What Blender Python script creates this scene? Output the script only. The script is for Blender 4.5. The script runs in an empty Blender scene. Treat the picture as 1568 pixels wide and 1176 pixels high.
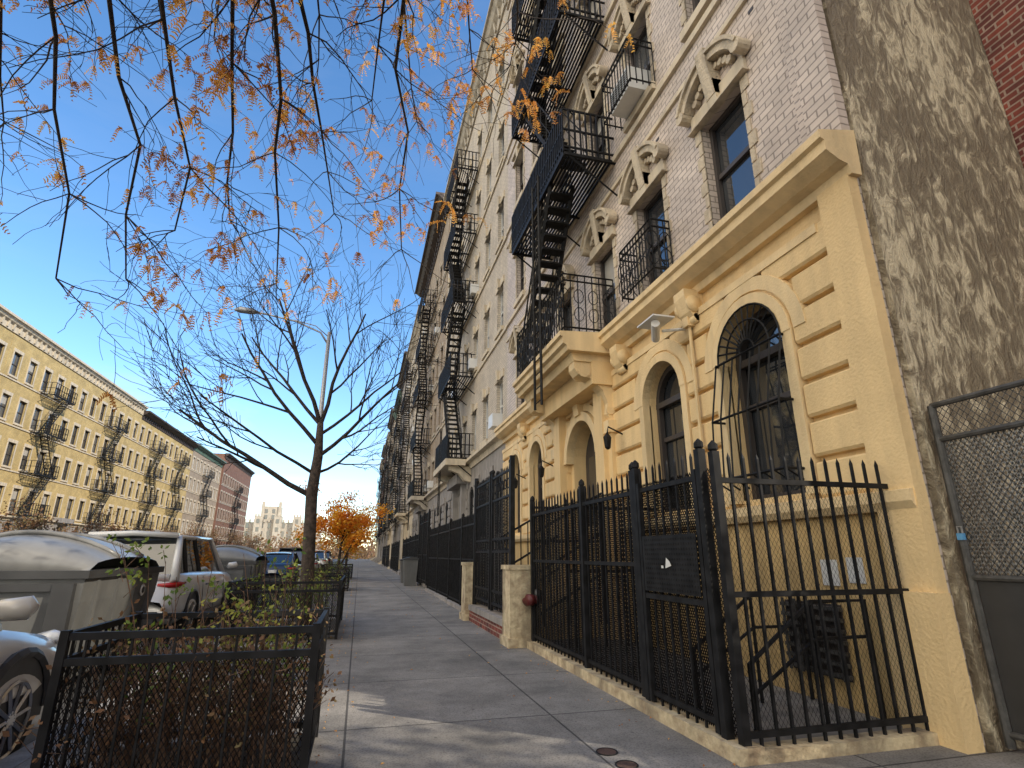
import bpy, math, random
from mathutils import Vector, Matrix, noise
random.seed(11)
R=random.random
def U(a,b): return a+(b-a)*random.random()
scene=bpy.context.scene
# ------------------------------------------------------------------ materials
def newmat(name):
    m=bpy.data.materials.new(name); m.use_nodes=True
    nt=m.node_tree; b=nt.nodes["Principled BSDF"]
    return m,nt,b
def N(nt,t,**k):
    n=nt.nodes.new(t)
    for a,v in k.items(): setattr(n,a,v)
    return n
def mat(name,c,rough=.8,var=.18,scale=3.0,metal=0,bump=0.0,c2=None,bscale=None,spec=None,stain=0.0,det=3):
    m,nt,b=newmat(name)
    b.inputs['Roughness'].default_value=rough; b.inputs['Metallic'].default_value=metal
    if spec is not None: b.inputs['Specular IOR Level'].default_value=spec
    g=N(nt,'ShaderNodeNewGeometry')
    n=N(nt,'ShaderNodeTexNoise'); n.inputs['Scale'].default_value=scale; n.inputs['Detail'].default_value=det; n.inputs['Roughness'].default_value=.65
    nt.links.new(g.outputs['Position'],n.inputs['Vector'])
    r=N(nt,'ShaderNodeValToRGB')
    r.color_ramp.elements[0].position=.33; r.color_ramp.elements[1].position=.68
    lo=c2 if c2 else tuple(x*(1-var) for x in c)
    hi=c if c2 else tuple(min(1,x*(1+var)) for x in c)
    r.color_ramp.elements[0].color=(*lo,1); r.color_ramp.elements[1].color=(*hi,1)
    nt.links.new(n.outputs['Fac'],r.inputs['Fac'])
    out=r.outputs['Color']
    if stain>0:
        mp=N(nt,'ShaderNodeMapping'); mp.inputs['Scale'].default_value=(2.6,2.6,.35)
        nt.links.new(g.outputs['Position'],mp.inputs['Vector'])
        n2=N(nt,'ShaderNodeTexNoise'); n2.inputs['Scale'].default_value=1.6; n2.inputs['Detail'].default_value=5
        nt.links.new(mp.outputs['Vector'],n2.inputs['Vector'])
        r2=N(nt,'ShaderNodeValToRGB'); r2.color_ramp.elements[0].position=.36; r2.color_ramp.elements[1].position=.56
        r2.color_ramp.elements[0].color=(1-stain,1-stain,1-stain*.95,1); r2.color_ramp.elements[1].color=(1,1,1,1)
        nt.links.new(n2.outputs['Fac'],r2.inputs['Fac'])
        mx=N(nt,'ShaderNodeMixRGB',blend_type='MULTIPLY'); mx.inputs['Fac'].default_value=1
        nt.links.new(out,mx.inputs['Color1']); nt.links.new(r2.outputs['Color'],mx.inputs['Color2']); out=mx.outputs['Color']
    nt.links.new(out,b.inputs['Base Color'])
    if bump>0:
        n3=N(nt,'ShaderNodeTexNoise'); n3.inputs['Scale'].default_value=bscale or scale*8; n3.inputs['Detail'].default_value=2
        nt.links.new(g.outputs['Position'],n3.inputs['Vector'])
        bp=N(nt,'ShaderNodeBump'); bp.inputs['Strength'].default_value=bump; bp.inputs['Distance'].default_value=.02
        nt.links.new(n3.outputs['Fac'],bp.inputs['Height']); nt.links.new(bp.outputs['Normal'],b.inputs['Normal'])
    return m
def brickmat(name,c1,c2,mortar,bw=.21,bh=.075,ms=.008,rough=.85,offset=.5,var=.25,horiz=False,bump=.5,nscale=1.2,spots=False):
    m,nt,b=newmat(name); b.inputs['Roughness'].default_value=rough
    g=N(nt,'ShaderNodeNewGeometry'); s=N(nt,'ShaderNodeSeparateXYZ'); nt.links.new(g.outputs['Position'],s.inputs['Vector'])
    cb=N(nt,'ShaderNodeCombineXYZ')
    if horiz:
        nt.links.new(s.outputs['X'],cb.inputs['X']); nt.links.new(s.outputs['Y'],cb.inputs['Y'])
    else:
        ad=N(nt,'ShaderNodeMath',operation='ADD'); nt.links.new(s.outputs['X'],ad.inputs[0]); nt.links.new(s.outputs['Y'],ad.inputs[1])
        nt.links.new(ad.outputs[0],cb.inputs['X']); nt.links.new(s.outputs['Z'],cb.inputs['Y'])
    t=N(nt,'ShaderNodeTexBrick',offset=offset)
    t.inputs['Scale'].default_value=1; t.inputs['Brick Width'].default_value=bw; t.inputs['Row Height'].default_value=bh
    t.inputs['Mortar Size'].default_value=ms; t.inputs['Mortar Smooth'].default_value=.2
    t.inputs['Color1'].default_value=(*c1,1); t.inputs['Color2'].default_value=(*c2,1); t.inputs['Mortar'].default_value=(*mortar,1)
    nt.links.new(cb.outputs[0],t.inputs['Vector'])
    n=N(nt,'ShaderNodeTexNoise'); n.inputs['Scale'].default_value=nscale; n.inputs['Detail'].default_value=5; n.inputs['Roughness'].default_value=.72
    nt.links.new(g.outputs['Position'],n.inputs['Vector'])
    r=N(nt,'ShaderNodeValToRGB'); r.color_ramp.elements[0].position=.35; r.color_ramp.elements[1].position=.65
    r.color_ramp.elements[0].color=(1-var,1-var,1-var,1); r.color_ramp.elements[1].color=(1.08,1.08,1.08,1)
    nt.links.new(n.outputs['Fac'],r.inputs['Fac'])
    mx=N(nt,'ShaderNodeMixRGB',blend_type='MULTIPLY'); mx.inputs['Fac'].default_value=1
    nt.links.new(t.outputs['Color'],mx.inputs['Color1']); nt.links.new(r.outputs['Color'],mx.inputs['Color2'])
    out=mx.outputs['Color']
    if spots:
        for sc,lo,hi,dk in ((5.5,.05,.075,.5),(70,.2,.55,.62)):
            v=N(nt,'ShaderNodeTexVoronoi'); v.inputs['Scale'].default_value=sc; nt.links.new(g.outputs['Position'],v.inputs['Vector'])
            rr=N(nt,'ShaderNodeValToRGB'); rr.color_ramp.elements[0].position=lo; rr.color_ramp.elements[1].position=hi
            rr.color_ramp.elements[0].color=(dk,dk,dk,1); rr.color_ramp.elements[1].color=(1,1,1,1)
            nt.links.new(v.outputs['Distance'],rr.inputs['Fac'])
            m2=N(nt,'ShaderNodeMixRGB',blend_type='MULTIPLY'); m2.inputs['Fac'].default_value=1
            nt.links.new(out,m2.inputs['Color1']); nt.links.new(rr.outputs['Color'],m2.inputs['Color2']); out=m2.outputs['Color']
    nt.links.new(out,b.inputs['Base Color'])
    ml=N(nt,'ShaderNodeMath',operation='MULTIPLY_ADD'); ml.inputs[1].default_value=-1.0
    nt.links.new(t.outputs['Fac'],ml.inputs[0]); nt.links.new(n.outputs['Fac'],ml.inputs[2])
    bp=N(nt,'ShaderNodeBump'); bp.inputs['Strength'].default_value=bump; bp.inputs['Distance'].default_value=.01
    nt.links.new(ml.outputs[0],bp.inputs['Height']); nt.links.new(bp.outputs['Normal'],b.inputs['Normal'])
    return m
def glassmat(name,c,rough=.04,var=.5):
    m,nt,b=newmat(name)
    b.inputs['Roughness'].default_value=rough; b.inputs['IOR'].default_value=1.7; b.inputs['Specular IOR Level'].default_value=1.0
    g=N(nt,'ShaderNodeNewGeometry'); n=N(nt,'ShaderNodeTexNoise'); n.inputs['Scale'].default_value=1.3; n.inputs['Detail'].default_value=1
    nt.links.new(g.outputs['Position'],n.inputs['Vector'])
    r=N(nt,'ShaderNodeValToRGB'); r.color_ramp.elements[0].color=(*[x*(1-var) for x in c],1); r.color_ramp.elements[1].color=(*[x*(1+var) for x in c],1)
    nt.links.new(n.outputs['Fac'],r.inputs['Fac']); nt.links.new(r.outputs['Color'],b.inputs['Base Color'])
    bp=N(nt,'ShaderNodeBump'); bp.inputs['Strength'].default_value=.08; bp.inputs['Distance'].default_value=.05
    nt.links.new(n.outputs['Fac'],bp.inputs['Height']); nt.links.new(bp.outputs['Normal'],b.inputs['Normal'])
    return m
M={}
M['cream']=mat('cream_paint',(.80,.585,.30),.75,.05,1.5,bump=.35,bscale=40,stain=.13)
M['cream_low']=mat('cream_paint_lower',(.64,.45,.20),.8,.10,2.5,bump=.4,bscale=30,stain=.28)
M['cream_hi']=mat('cream_trim',(.80,.61,.34),.75,.06,2.5,bump=.3,bscale=40,stain=.18)
M['pillarpaint']=mat('peeling_pillar_paint',(.70,.59,.38),.85,.06,7,bump=.6,bscale=25,c2=(.36,.27,.17),stain=.4)
M['whitebrick']=brickmat('pale_glazed_brick',(.67,.57,.49),(.56,.475,.41),(.30,.25,.21),.22,.085,.009,rough=.6,var=.2)
M['whitebrick2']=brickmat('buff_brick',(.60,.52,.41),(.52,.45,.36),(.34,.30,.26),.22,.085,.009,var=.2)
M['tanbrick']=brickmat('tan_brick',(.42,.33,.23),(.35,.27,.19),(.24,.20,.17),.22,.085,.009,var=.22)
M['greybrick']=brickmat('grey_brick',(.36,.31,.27),(.31,.27,.24),(.22,.20,.18),.22,.085,.009,var=.22)
M['yellowbrick']=brickmat('yellow_brick',(.64,.47,.19),(.55,.40,.16),(.36,.28,.15),.25,.09,.01,var=.25)
M['redbrick']=brickmat('red_brick',(.26,.055,.035),(.11,.03,.025),(.33,.23,.18),.21,.073,.011,var=.35,nscale=5)
M['browndark']=brickmat('brown_brick',(.24,.10,.06),(.18,.08,.05),(.2,.15,.12),.25,.09,.01)
M['trim']=mat('limestone_trim',(.50,.44,.35),.8,.1,2,stain=.25)
M['trimw']=mat('painted_trim',(.62,.53,.39),.8,.08,2,stain=.25)
M['greystone']=mat('grey_stone',(.31,.285,.26),.85,.15,1.5,bump=.3,stain=.3)
M['ornament']=mat('weathered_terracotta',(.58,.49,.36),.85,.10,9,bump=.8,bscale=30,stain=.35)
M['darkcornice']=mat('dark_cornice_metal',(.06,.042,.035),.6,.3,3)
M['greencornice']=mat('green_cornice_metal',(.10,.16,.12),.6,.3,3)
M['iron']=mat('black_iron_paint',(.011,.011,.012),.6,.4,12,spec=.22,det=0)
M['ironmesh']=mat('black_wire_mesh',(.010,.009,.009),.75,.3,12,spec=.1,det=0)
M['galv']=mat('galvanized_steel',(.36,.36,.36),.45,.2,15,metal=.6)
M['darkmetal']=mat('dark_gate_metal',(.07,.068,.065),.55,.4,12,metal=.2)
M['glass']=glassmat('window_glass',(.03,.034,.04))
M['glass2']=glassmat('window_glass_dim',(.09,.095,.10),.08)
M['blind']=mat('window_blind',(.42,.40,.36),.25,.1,2,spec=.8)
M['frame']=mat('white_window_frame',(.6,.6,.58),.5,.05,3)
M['framed']=mat('dark_window_frame',(.05,.042,.04),.5,.1,3)
M['asphalt']=mat('asphalt',(.060,.058,.058),.9,.25,1.2,bump=.5,bscale=60,c2=(.038,.037,.038))
M['earth']=mat('ground_earth',(.10,.085,.065),.95,.3,.6)
M['kerb']=mat('granite_kerb',(.28,.27,.26),.85,.2,6,bump=.3)
M['concrete']=mat('yard_concrete',(.22,.205,.18),.9,.25,2.5,bump=.4,stain=.3)
M['bark']=mat('dark_bark',(.038,.028,.022),.9,.4,20,det=0)
M['barktrunk']=mat('trunk_bark',(.10,.072,.055),.9,.4,12,bump=.9,bscale=40,c2=(.03,.023,.018))
M['bark2']=mat('dry_stem',(.17,.10,.06),.9,.4,18,det=0)
M['bingrey']=mat('grey_bin_plastic',(.13,.13,.125),.42,.12,2,spec=.45,bump=.06,stain=.2)
M['binlid']=mat('grey_bin_lid',(.19,.19,.185),.33,.12,1.5,spec=.5,stain=.12)
M['bindark']=mat('bin_dark_plastic',(.035,.035,.036),.5,.15,4)
M['rubber']=mat('tyre_rubber',(.02,.02,.02),.8,.2,20)
M['rim']=mat('alloy_rim',(.45,.45,.47),.3,.1,8,metal=.8)
M['plastic']=mat('black_plastic',(.025,.025,.027),.5,.2,8)
M['redlamp']=mat('tail_lamp',(.40,.012,.012),.15,.1,8)
M['lampglass']=mat('head_lamp',(.6,.62,.65),.1,.1,8)
M['whiteobj']=mat('white_enamel',(.7,.7,.68),.4,.06,4)
M['paper']=mat('paper_notice',(.66,.66,.64),.8,.06,12)
M['bluelock']=mat('blue_lock',(.10,.30,.55),.35,.1,9)
M['redpipe']=mat('dark_red_pipe',(.10,.015,.015),.45,.2,12)
M['rust']=mat('rusty_cast_iron',(.10,.055,.04),.7,.3,60,bump=.5)
M['carglass']=glassmat('car_glass',(.015,.018,.02),.02,.2)
def paint(name,c,metal=.0):
    m,nt,b=newmat(name); b.inputs['Roughness'].default_value=.32
    b.inputs['Metallic'].default_value=metal; b.inputs['Coat Weight'].default_value=.8; b.inputs['Coat Roughness'].default_value=.05
    g=N(nt,'ShaderNodeNewGeometry'); n=N(nt,'ShaderNodeTexNoise'); n.inputs['Scale'].default_value=2.5; n.inputs['Detail'].default_value=4
    nt.links.new(g.outputs['Position'],n.inputs['Vector'])
    r=N(nt,'ShaderNodeValToRGB'); r.color_ramp.elements[0].color=(*[x*.82 for x in c],1); r.color_ramp.elements[1].color=(*c,1)
    nt.links.new(n.outputs['Fac'],r.inputs['Fac']); nt.links.new(r.outputs['Color'],b.inputs['Base Color'])
    return m
M['pwhite']=paint('white_car_paint',(.76,.75,.72))
M['pwhite2']=paint('pearl_car_paint',(.66,.62,.53))
M['pblue']=paint('navy_car_paint',(.012,.02,.045),.3)
M['pblack']=paint('black_car_paint',(.02,.02,.022),.3)
M['psilver']=paint('silver_car_paint',(.45,.46,.48),.5)
def leafmat(name,cols,trans=.35):
    m,nt,b=newmat(name); b.inputs['Roughness'].default_value=.6
    g=N(nt,'ShaderNodeNewGeometry'); r=N(nt,'ShaderNodeValToRGB')
    n=N(nt,'ShaderNodeTexNoise'); n.inputs['Scale'].default_value=2.0; n.inputs['Detail'].default_value=0; nt.links.new(g.outputs['Position'],n.inputs['Vector'])
    ad=N(nt,'ShaderNodeMath',operation='MULTIPLY_ADD'); ad.inputs[1].default_value=.45
    nt.links.new(g.outputs['Random Per Island'],ad.inputs[0])
    m2=N(nt,'ShaderNodeMath',operation='MULTIPLY_ADD'); m2.inputs[1].default_value=1.3; m2.inputs[2].default_value=-.35; nt.links.new(n.outputs['Fac'],m2.inputs[0]); nt.links.new(m2.outputs[0],ad.inputs[2])
    el=r.color_ramp.elements
    while len(el)<len(cols): el.new(.5)
    for i,c in enumerate(cols): el[i].position=i/(len(cols)-1); el[i].color=(*c,1)
    nt.links.new(ad.outputs[0],r.inputs['Fac']); nt.links.new(r.outputs['Color'],b.inputs['Base Color'])
    tr=N(nt,'ShaderNodeBsdfTranslucent'); nt.links.new(r.outputs['Color'],tr.inputs['Color'])
    mx=N(nt,'ShaderNodeMixShader'); mx.inputs[0].default_value=trans
    nt.links.new(b.outputs[0],mx.inputs[1]); nt.links.new(tr.outputs[0],mx.inputs[2])
    nt.links.new(mx.outputs[0],nt.nodes['Material Output'].inputs['Surface'])
    return m
M['leaf']=leafmat('orange_brown_leaf',[(.25,.09,.03),(.56,.24,.06),(.88,.46,.09),(.92,.62,.16)],.5)
M['leafy']=leafmat('yellow_orange_leaf',[(.60,.15,.02),(.85,.38,.03),(.80,.55,.06)],.45)
M['leafg']=leafmat('green_weed_leaf',[(.06,.12,.02),(.18,.26,.04),(.42,.40,.07)],.4)
M['leafb']=leafmat('brown_hedge_leaf',[(.10,.055,.025),(.22,.11,.05),(.16,.14,.05)],.3)
M['sidewalk']=brickmat('concrete_sidewalk',(.31,.29,.265),(.26,.245,.225),(.085,.08,.075),1.55,1.55,.009,offset=0,horiz=True,var=.48,bump=.6,nscale=.9,spots=True)
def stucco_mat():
    m,nt,b=newmat('stucco_painted_glints'); b.inputs['Roughness'].default_value=.6
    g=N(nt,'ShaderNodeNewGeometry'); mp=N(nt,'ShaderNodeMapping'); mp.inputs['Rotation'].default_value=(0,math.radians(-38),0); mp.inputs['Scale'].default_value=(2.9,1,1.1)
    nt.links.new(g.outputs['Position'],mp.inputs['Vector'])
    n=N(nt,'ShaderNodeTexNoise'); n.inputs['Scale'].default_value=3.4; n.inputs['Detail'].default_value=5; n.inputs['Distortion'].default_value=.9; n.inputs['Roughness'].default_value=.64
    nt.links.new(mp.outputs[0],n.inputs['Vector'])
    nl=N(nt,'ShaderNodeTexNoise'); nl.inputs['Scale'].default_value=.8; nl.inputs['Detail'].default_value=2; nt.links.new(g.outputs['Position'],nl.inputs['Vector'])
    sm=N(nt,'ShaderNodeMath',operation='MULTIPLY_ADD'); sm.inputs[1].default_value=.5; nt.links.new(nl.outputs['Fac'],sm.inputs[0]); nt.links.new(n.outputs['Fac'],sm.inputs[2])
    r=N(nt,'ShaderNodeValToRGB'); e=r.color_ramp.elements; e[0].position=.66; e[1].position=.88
    e[0].color=(.21,.17,.115,1); e[1].color=(.66,.57,.40,1); x=e.new(.76); x.color=(.28,.23,.155,1)  # pale ramp end paints streaks of reflected light into the stucco colour
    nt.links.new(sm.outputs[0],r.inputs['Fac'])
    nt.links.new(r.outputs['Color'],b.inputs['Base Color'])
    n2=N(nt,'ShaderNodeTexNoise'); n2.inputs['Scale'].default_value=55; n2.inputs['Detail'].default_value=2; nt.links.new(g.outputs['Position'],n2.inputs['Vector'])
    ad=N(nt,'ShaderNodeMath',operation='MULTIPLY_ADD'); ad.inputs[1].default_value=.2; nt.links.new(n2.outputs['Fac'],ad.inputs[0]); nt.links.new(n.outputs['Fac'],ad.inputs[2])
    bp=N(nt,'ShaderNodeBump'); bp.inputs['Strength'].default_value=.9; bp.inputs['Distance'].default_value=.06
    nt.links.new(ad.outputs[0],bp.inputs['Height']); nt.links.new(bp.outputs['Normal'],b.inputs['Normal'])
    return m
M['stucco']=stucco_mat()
# ------------------------------------------------------------------ mesh builder
class MB:
    def __init__(s): s.v=[]; s.f=[]; s.smooth=False
    def add(s,vs,fs):
        o=len(s.v); s.v.extend(vs); s.f.extend([tuple(i+o for i in f) for f in fs])
    def quad(s,a,b,c,d): s.add([a,b,c,d],[(0,1,2,3)])
    def box(s,x0,x1,y0,y1,z0,z1):
        s.add([(x0,y0,z0),(x1,y0,z0),(x1,y1,z0),(x0,y1,z0),(x0,y0,z1),(x1,y0,z1),(x1,y1,z1),(x0,y1,z1)],
              [(0,3,2,1),(4,5,6,7),(0,1,5,4),(1,2,6,5),(2,3,7,6),(3,0,4,7)])
    def fb(s,F,u0,u1,v0,v1,w0,w1):
        P=[F(u,v,w) for w in (w0,w1) for (u,v) in ((u0,v0),(u1,v0),(u1,v1),(u0,v1))]
        s.add(P,[(0,3,2,1),(4,5,6,7),(0,1,5,4),(1,2,6,5),(2,3,7,6),(3,0,4,7)])
    def prism(s,F,prof,u0,u1):
        n=len(prof); P=[F(u0,v,w) for w,v in prof]+[F(u1,v,w) for w,v in prof]
        s.add(P,[(i,(i+1)%n,n+(i+1)%n,n+i) for i in range(n)]+[tuple(range(n))[::-1],tuple(range(n,2*n))])
    def tube(s,pts,rad,n=5,cap=True):
        pts=[Vector(p) for p in pts]; o=len(s.v); m=len(pts)
        if not hasattr(rad,'__len__'): rad=[rad]*m
        ref=None
        for i,p in enumerate(pts):
            t=(pts[min(i+1,m-1)]-pts[max(i-1,0)])
            if t.length<1e-9: t=Vector((0,0,1))
            t.normalize()
            if ref is None:
                ref=Vector((1,0,0)) if abs(t.x)<.8 else Vector((0,1,0))
            a=ref-t*ref.dot(t)
            if a.length<1e-4: a=t.orthogonal()
            a.normalize(); ref=a; b=t.cross(a)
            for k in range(n):
                g=2*math.pi*k/n; q=p+(a*math.cos(g)+b*math.sin(g))*rad[i]; s.v.append(tuple(q))
        for i in range(m-1):
            for k in range(n):
                k2=(k+1)%n; s.f.append((o+i*n+k,o+i*n+k2,o+(i+1)*n+k2,o+(i+1)*n+k))
        if cap and n>2:
            s.f.append(tuple(o+k for k in range(n))[::-1]); s.f.append(tuple(o+(m-1)*n+k for k in range(n)))
class Obj:
    def __init__(s,name): s.name=name; s.parts={}; s.sm={}
    def p(s,part,m,smooth=False):
        k=(part,m)
        if k not in s.parts: s.parts[k]=MB(); s.sm[k]=smooth
        return s.parts[k]
    def done(s,single=False):
        root=None
        items=[(k,mb) for k,mb in s.parts.items() if mb.f]
        if not(single or len(items)==1):
            root=bpy.data.objects.new(s.name,None); scene.collection.objects.link(root)
        for (part,m),mb in items:
            me=bpy.data.meshes.new(part); me.from_pydata(mb.v,[],mb.f); me.materials.append(M[m])
            if s.sm[(part,m)]: me.polygons.foreach_set('use_smooth',[True]*len(me.polygons))
            me.update()
            ob=bpy.data.objects.new(s.name if root is None else part,me); scene.collection.objects.link(ob)
            if root: ob.parent=root
        return root
# ------------------------------------------------------------------ facade tools
def wall(mb,F,u0,u1,v0,v1,ops,w=0.,depth=.22):
    us=sorted({u0,u1,*[x for o in ops for x in o[:2]]}); vs=sorted({v0,v1,*[x for o in ops for x in o[2:4]]})
    us=[x for x in us if u0<=x<=u1]; vs=[x for x in vs if v0<=x<=v1]
    for i in range(len(us)-1):
        for j in range(len(vs)-1):
            cu=(us[i]+us[i+1])/2; cv=(vs[j]+vs[j+1])/2
            if any(o[0]<cu<o[1] and o[2]<cv<o[3] for o in ops): continue
            mb.quad(F(us[i],vs[j],w),F(us[i+1],vs[j],w),F(us[i+1],vs[j+1],w),F(us[i],vs[j+1],w))
    for a,b,c,d in [o[:4] for o in ops]:
        i=w-depth
        mb.quad(F(a,c,w),F(a,d,w),F(a,d,i),F(a,c,i)); mb.quad(F(b,c,w),F(b,d,w),F(b,d,i),F(b,c,i))
        mb.quad(F(a,c,w),F(b,c,w),F(b,c,i),F(a,c,i)); mb.quad(F(a,d,w),F(b,d,w),F(b,d,i),F(a,d,i))
def archfill(mb,F,a,b,d,w=0.,depth=.2,n=14):
    r=(b-a)/2; c=(a+b)/2; s=d-r
    P=[(c-r*math.cos(math.pi*k/n),s+r*math.sin(math.pi*k/n)) for k in range(n+1)]
    for k in range(n):
        cor=a if k<n/2 else b
        mb.add([F(cor,d-.001,w-.001),F(*P[k],w-.001),F(*P[k+1],w-.001)],[(0,1,2)])
        mb.quad(F(*P[k],w),F(*P[k+1],w),F(*P[k+1],w-depth),F(*P[k],w-depth))
def archring(mb,F,c,s,r0,r1,w0,w1,n=16,t0=0,t1=math.pi):
    for k in range(n):
        A=t0+(t1-t0)*k/n; B=t0+(t1-t0)*(k+1)/n
        q=[(c-r*math.cos(t),s+r*math.sin(t)) for r,t in ((r0,A),(r1,A),(r1,B),(r0,B))]
        P=[F(*x,w0) for x in q]+[F(*x,w1) for x in q]
        mb.add(P,[(4,5,6,7),(0,1,5,4),(1,2,6,5),(2,3,7,6),(3,0,4,7)])
def window(O,F,a,b,c,d,w,det=1,frame='framed'):
    x=R(); fr=O.p('window_frames',frame)
    i=w-.18
    mid=c+(d-c)*.5
    g='glass' if x<.72 else 'glass2'
    gl=O.p('window_glass_'+g,g)
    if R()<.35:
        bl=O.p('window_blinds','blind'); k=d-(d-c)*U(.25,.55)
        bl.quad(F(a,k,i),F(b,k,i),F(b,d,i),F(a,d,i)); gl.quad(F(a,c,i),F(b,c,i),F(b,k,i),F(a,k,i))
    else: gl.quad(F(a,c,i),F(b,c,i),F(b,d,i),F(a,d,i))
    t=.055
    fr.fb(F,a,a+t,c,d,i+.005,i+.06); fr.fb(F,b-t,b,c,d,i+.005,i+.06)
    fr.fb(F,a+t,b-t,c,c+t,i+.005,i+.058); fr.fb(F,a+t,b-t,d-t,d,i+.005,i+.058); fr.fb(F,a+t,b-t,mid-.03,mid+.03,i+.005,i+.05)
def fe_unit(mb,F,u0,u1,levels,proj=1.0,det=1.0,base_ladder=True,k_=1.0):
    sp=.115/det; rt=(.012 if det>.8 else .016)*k_
    for li,z in enumerate(levels):
        n=int(proj/(.075/det))
        for k in range(n+1):
            w=.08+(proj-.08)*k/n; mb.fb(F,u0,u1,z-.015,z+.012,w-.018,w+.018)
        for u in (u0,(u0+u1)/2,u1): mb.fb(F,u-.025,u+.025,z-.07,z-.016,-.05,proj)
        mb.fb(F,u0,u1,z-.09,z+.03,proj-.01,proj+.02)
        for u in (u0,(u0+u1)/2,u1): mb.tube([F(u,z-.07,proj-.1),F(u,z-.75,.0)],.022,4)
        H=.95
        for h in (.12,.5,H):
            mb.fb(F,u0,u1,z+h-.017,z+h+.017,proj-.008,proj+.024)
            for u in (u0,u1): mb.fb(F,u-.014,u+.014,z+h-.017,z+h+.017,0,proj)
        m=int((u1-u0)/sp)
        for k in range(m+1):
            u=u0+(u1-u0)*k/m; mb.fb(F,u-rt,u+rt,z,z+H,proj,proj+2*rt)
        m=int(proj/sp)
        for u in (u0,u1):
            for k in range(1,m):
                w=proj*k/m; mb.fb(F,u-rt,u+rt,z,z+H,w-rt,w+rt)
        if li<len(levels)-1:
            z2=levels[li+1]; L=u1-u0
            if li%2==0: a,b=u0+.12*L,u1-.2*L
            else: a,b=u1-.12*L,u0+.2*L
            for w in (proj-.12,proj-.62):
                mb.tube([F(a,z,w),F(b,z2,w)],.045,4)
                mb.tube([F(a,z+.85,w),F(b,z2+.85,w)],.016,4)
                mb.tube([F(a,z+.45,w),F(b,z2+.45,w)],.012,4)
                for q in (.05,.2,.35,.5,.65,.8,.95): mb.tube([F(a+(b-a)*q,z+(z2-z)*q,w),F(a+(b-a)*q,z+(z2-z)*q+.85,w)],.012,4)
            ns=14
            for k in range(1,ns):
                q=k/ns; uu=a+(b-a)*q; vv=z+(z2-z)*q; mb.fb(F,uu-.12,uu+.12,vv-.018,vv+.018,proj-.62,proj-.12)
    if base_ladder:
        z=levels[0]; u=u0+.55*(u1-u0); w=proj-.05
        for du in (-.2,.2): mb.tube([F(u+du,z-2.1,w+.08),F(u+du,z+1.5,w+.08)],.02,4)
        for k in range(14): mb.tube([F(u-.2,z-2.0+k*.26,w+.08),F(u+.2,z-2.0+k*.26,w+.08)],.011,4)
def cornice(O,F,u0,u1,v,m,proj=.6,h=.9,step=.7):
    c=O.p('roof_cornice',m)
    c.prism(F,[(-.1,v-h),(.08,v-h),(.1,v-h*.55),(proj*.55,v-h*.42),(proj*.8,v-h*.2),(proj,v-h*.18),(proj,v),(-.1,v)],u0,u1)
    k=u0+step/2
    while k<u1:
        c.prism(F,[(.05,v-h*.9),(.16,v-h*.9),(.22,v-h*.5),(proj*.62,v-h*.4),(proj*.62,v-h*.3),(.05,v-h*.3)],k-.08,k+.08); k+=step
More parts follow.
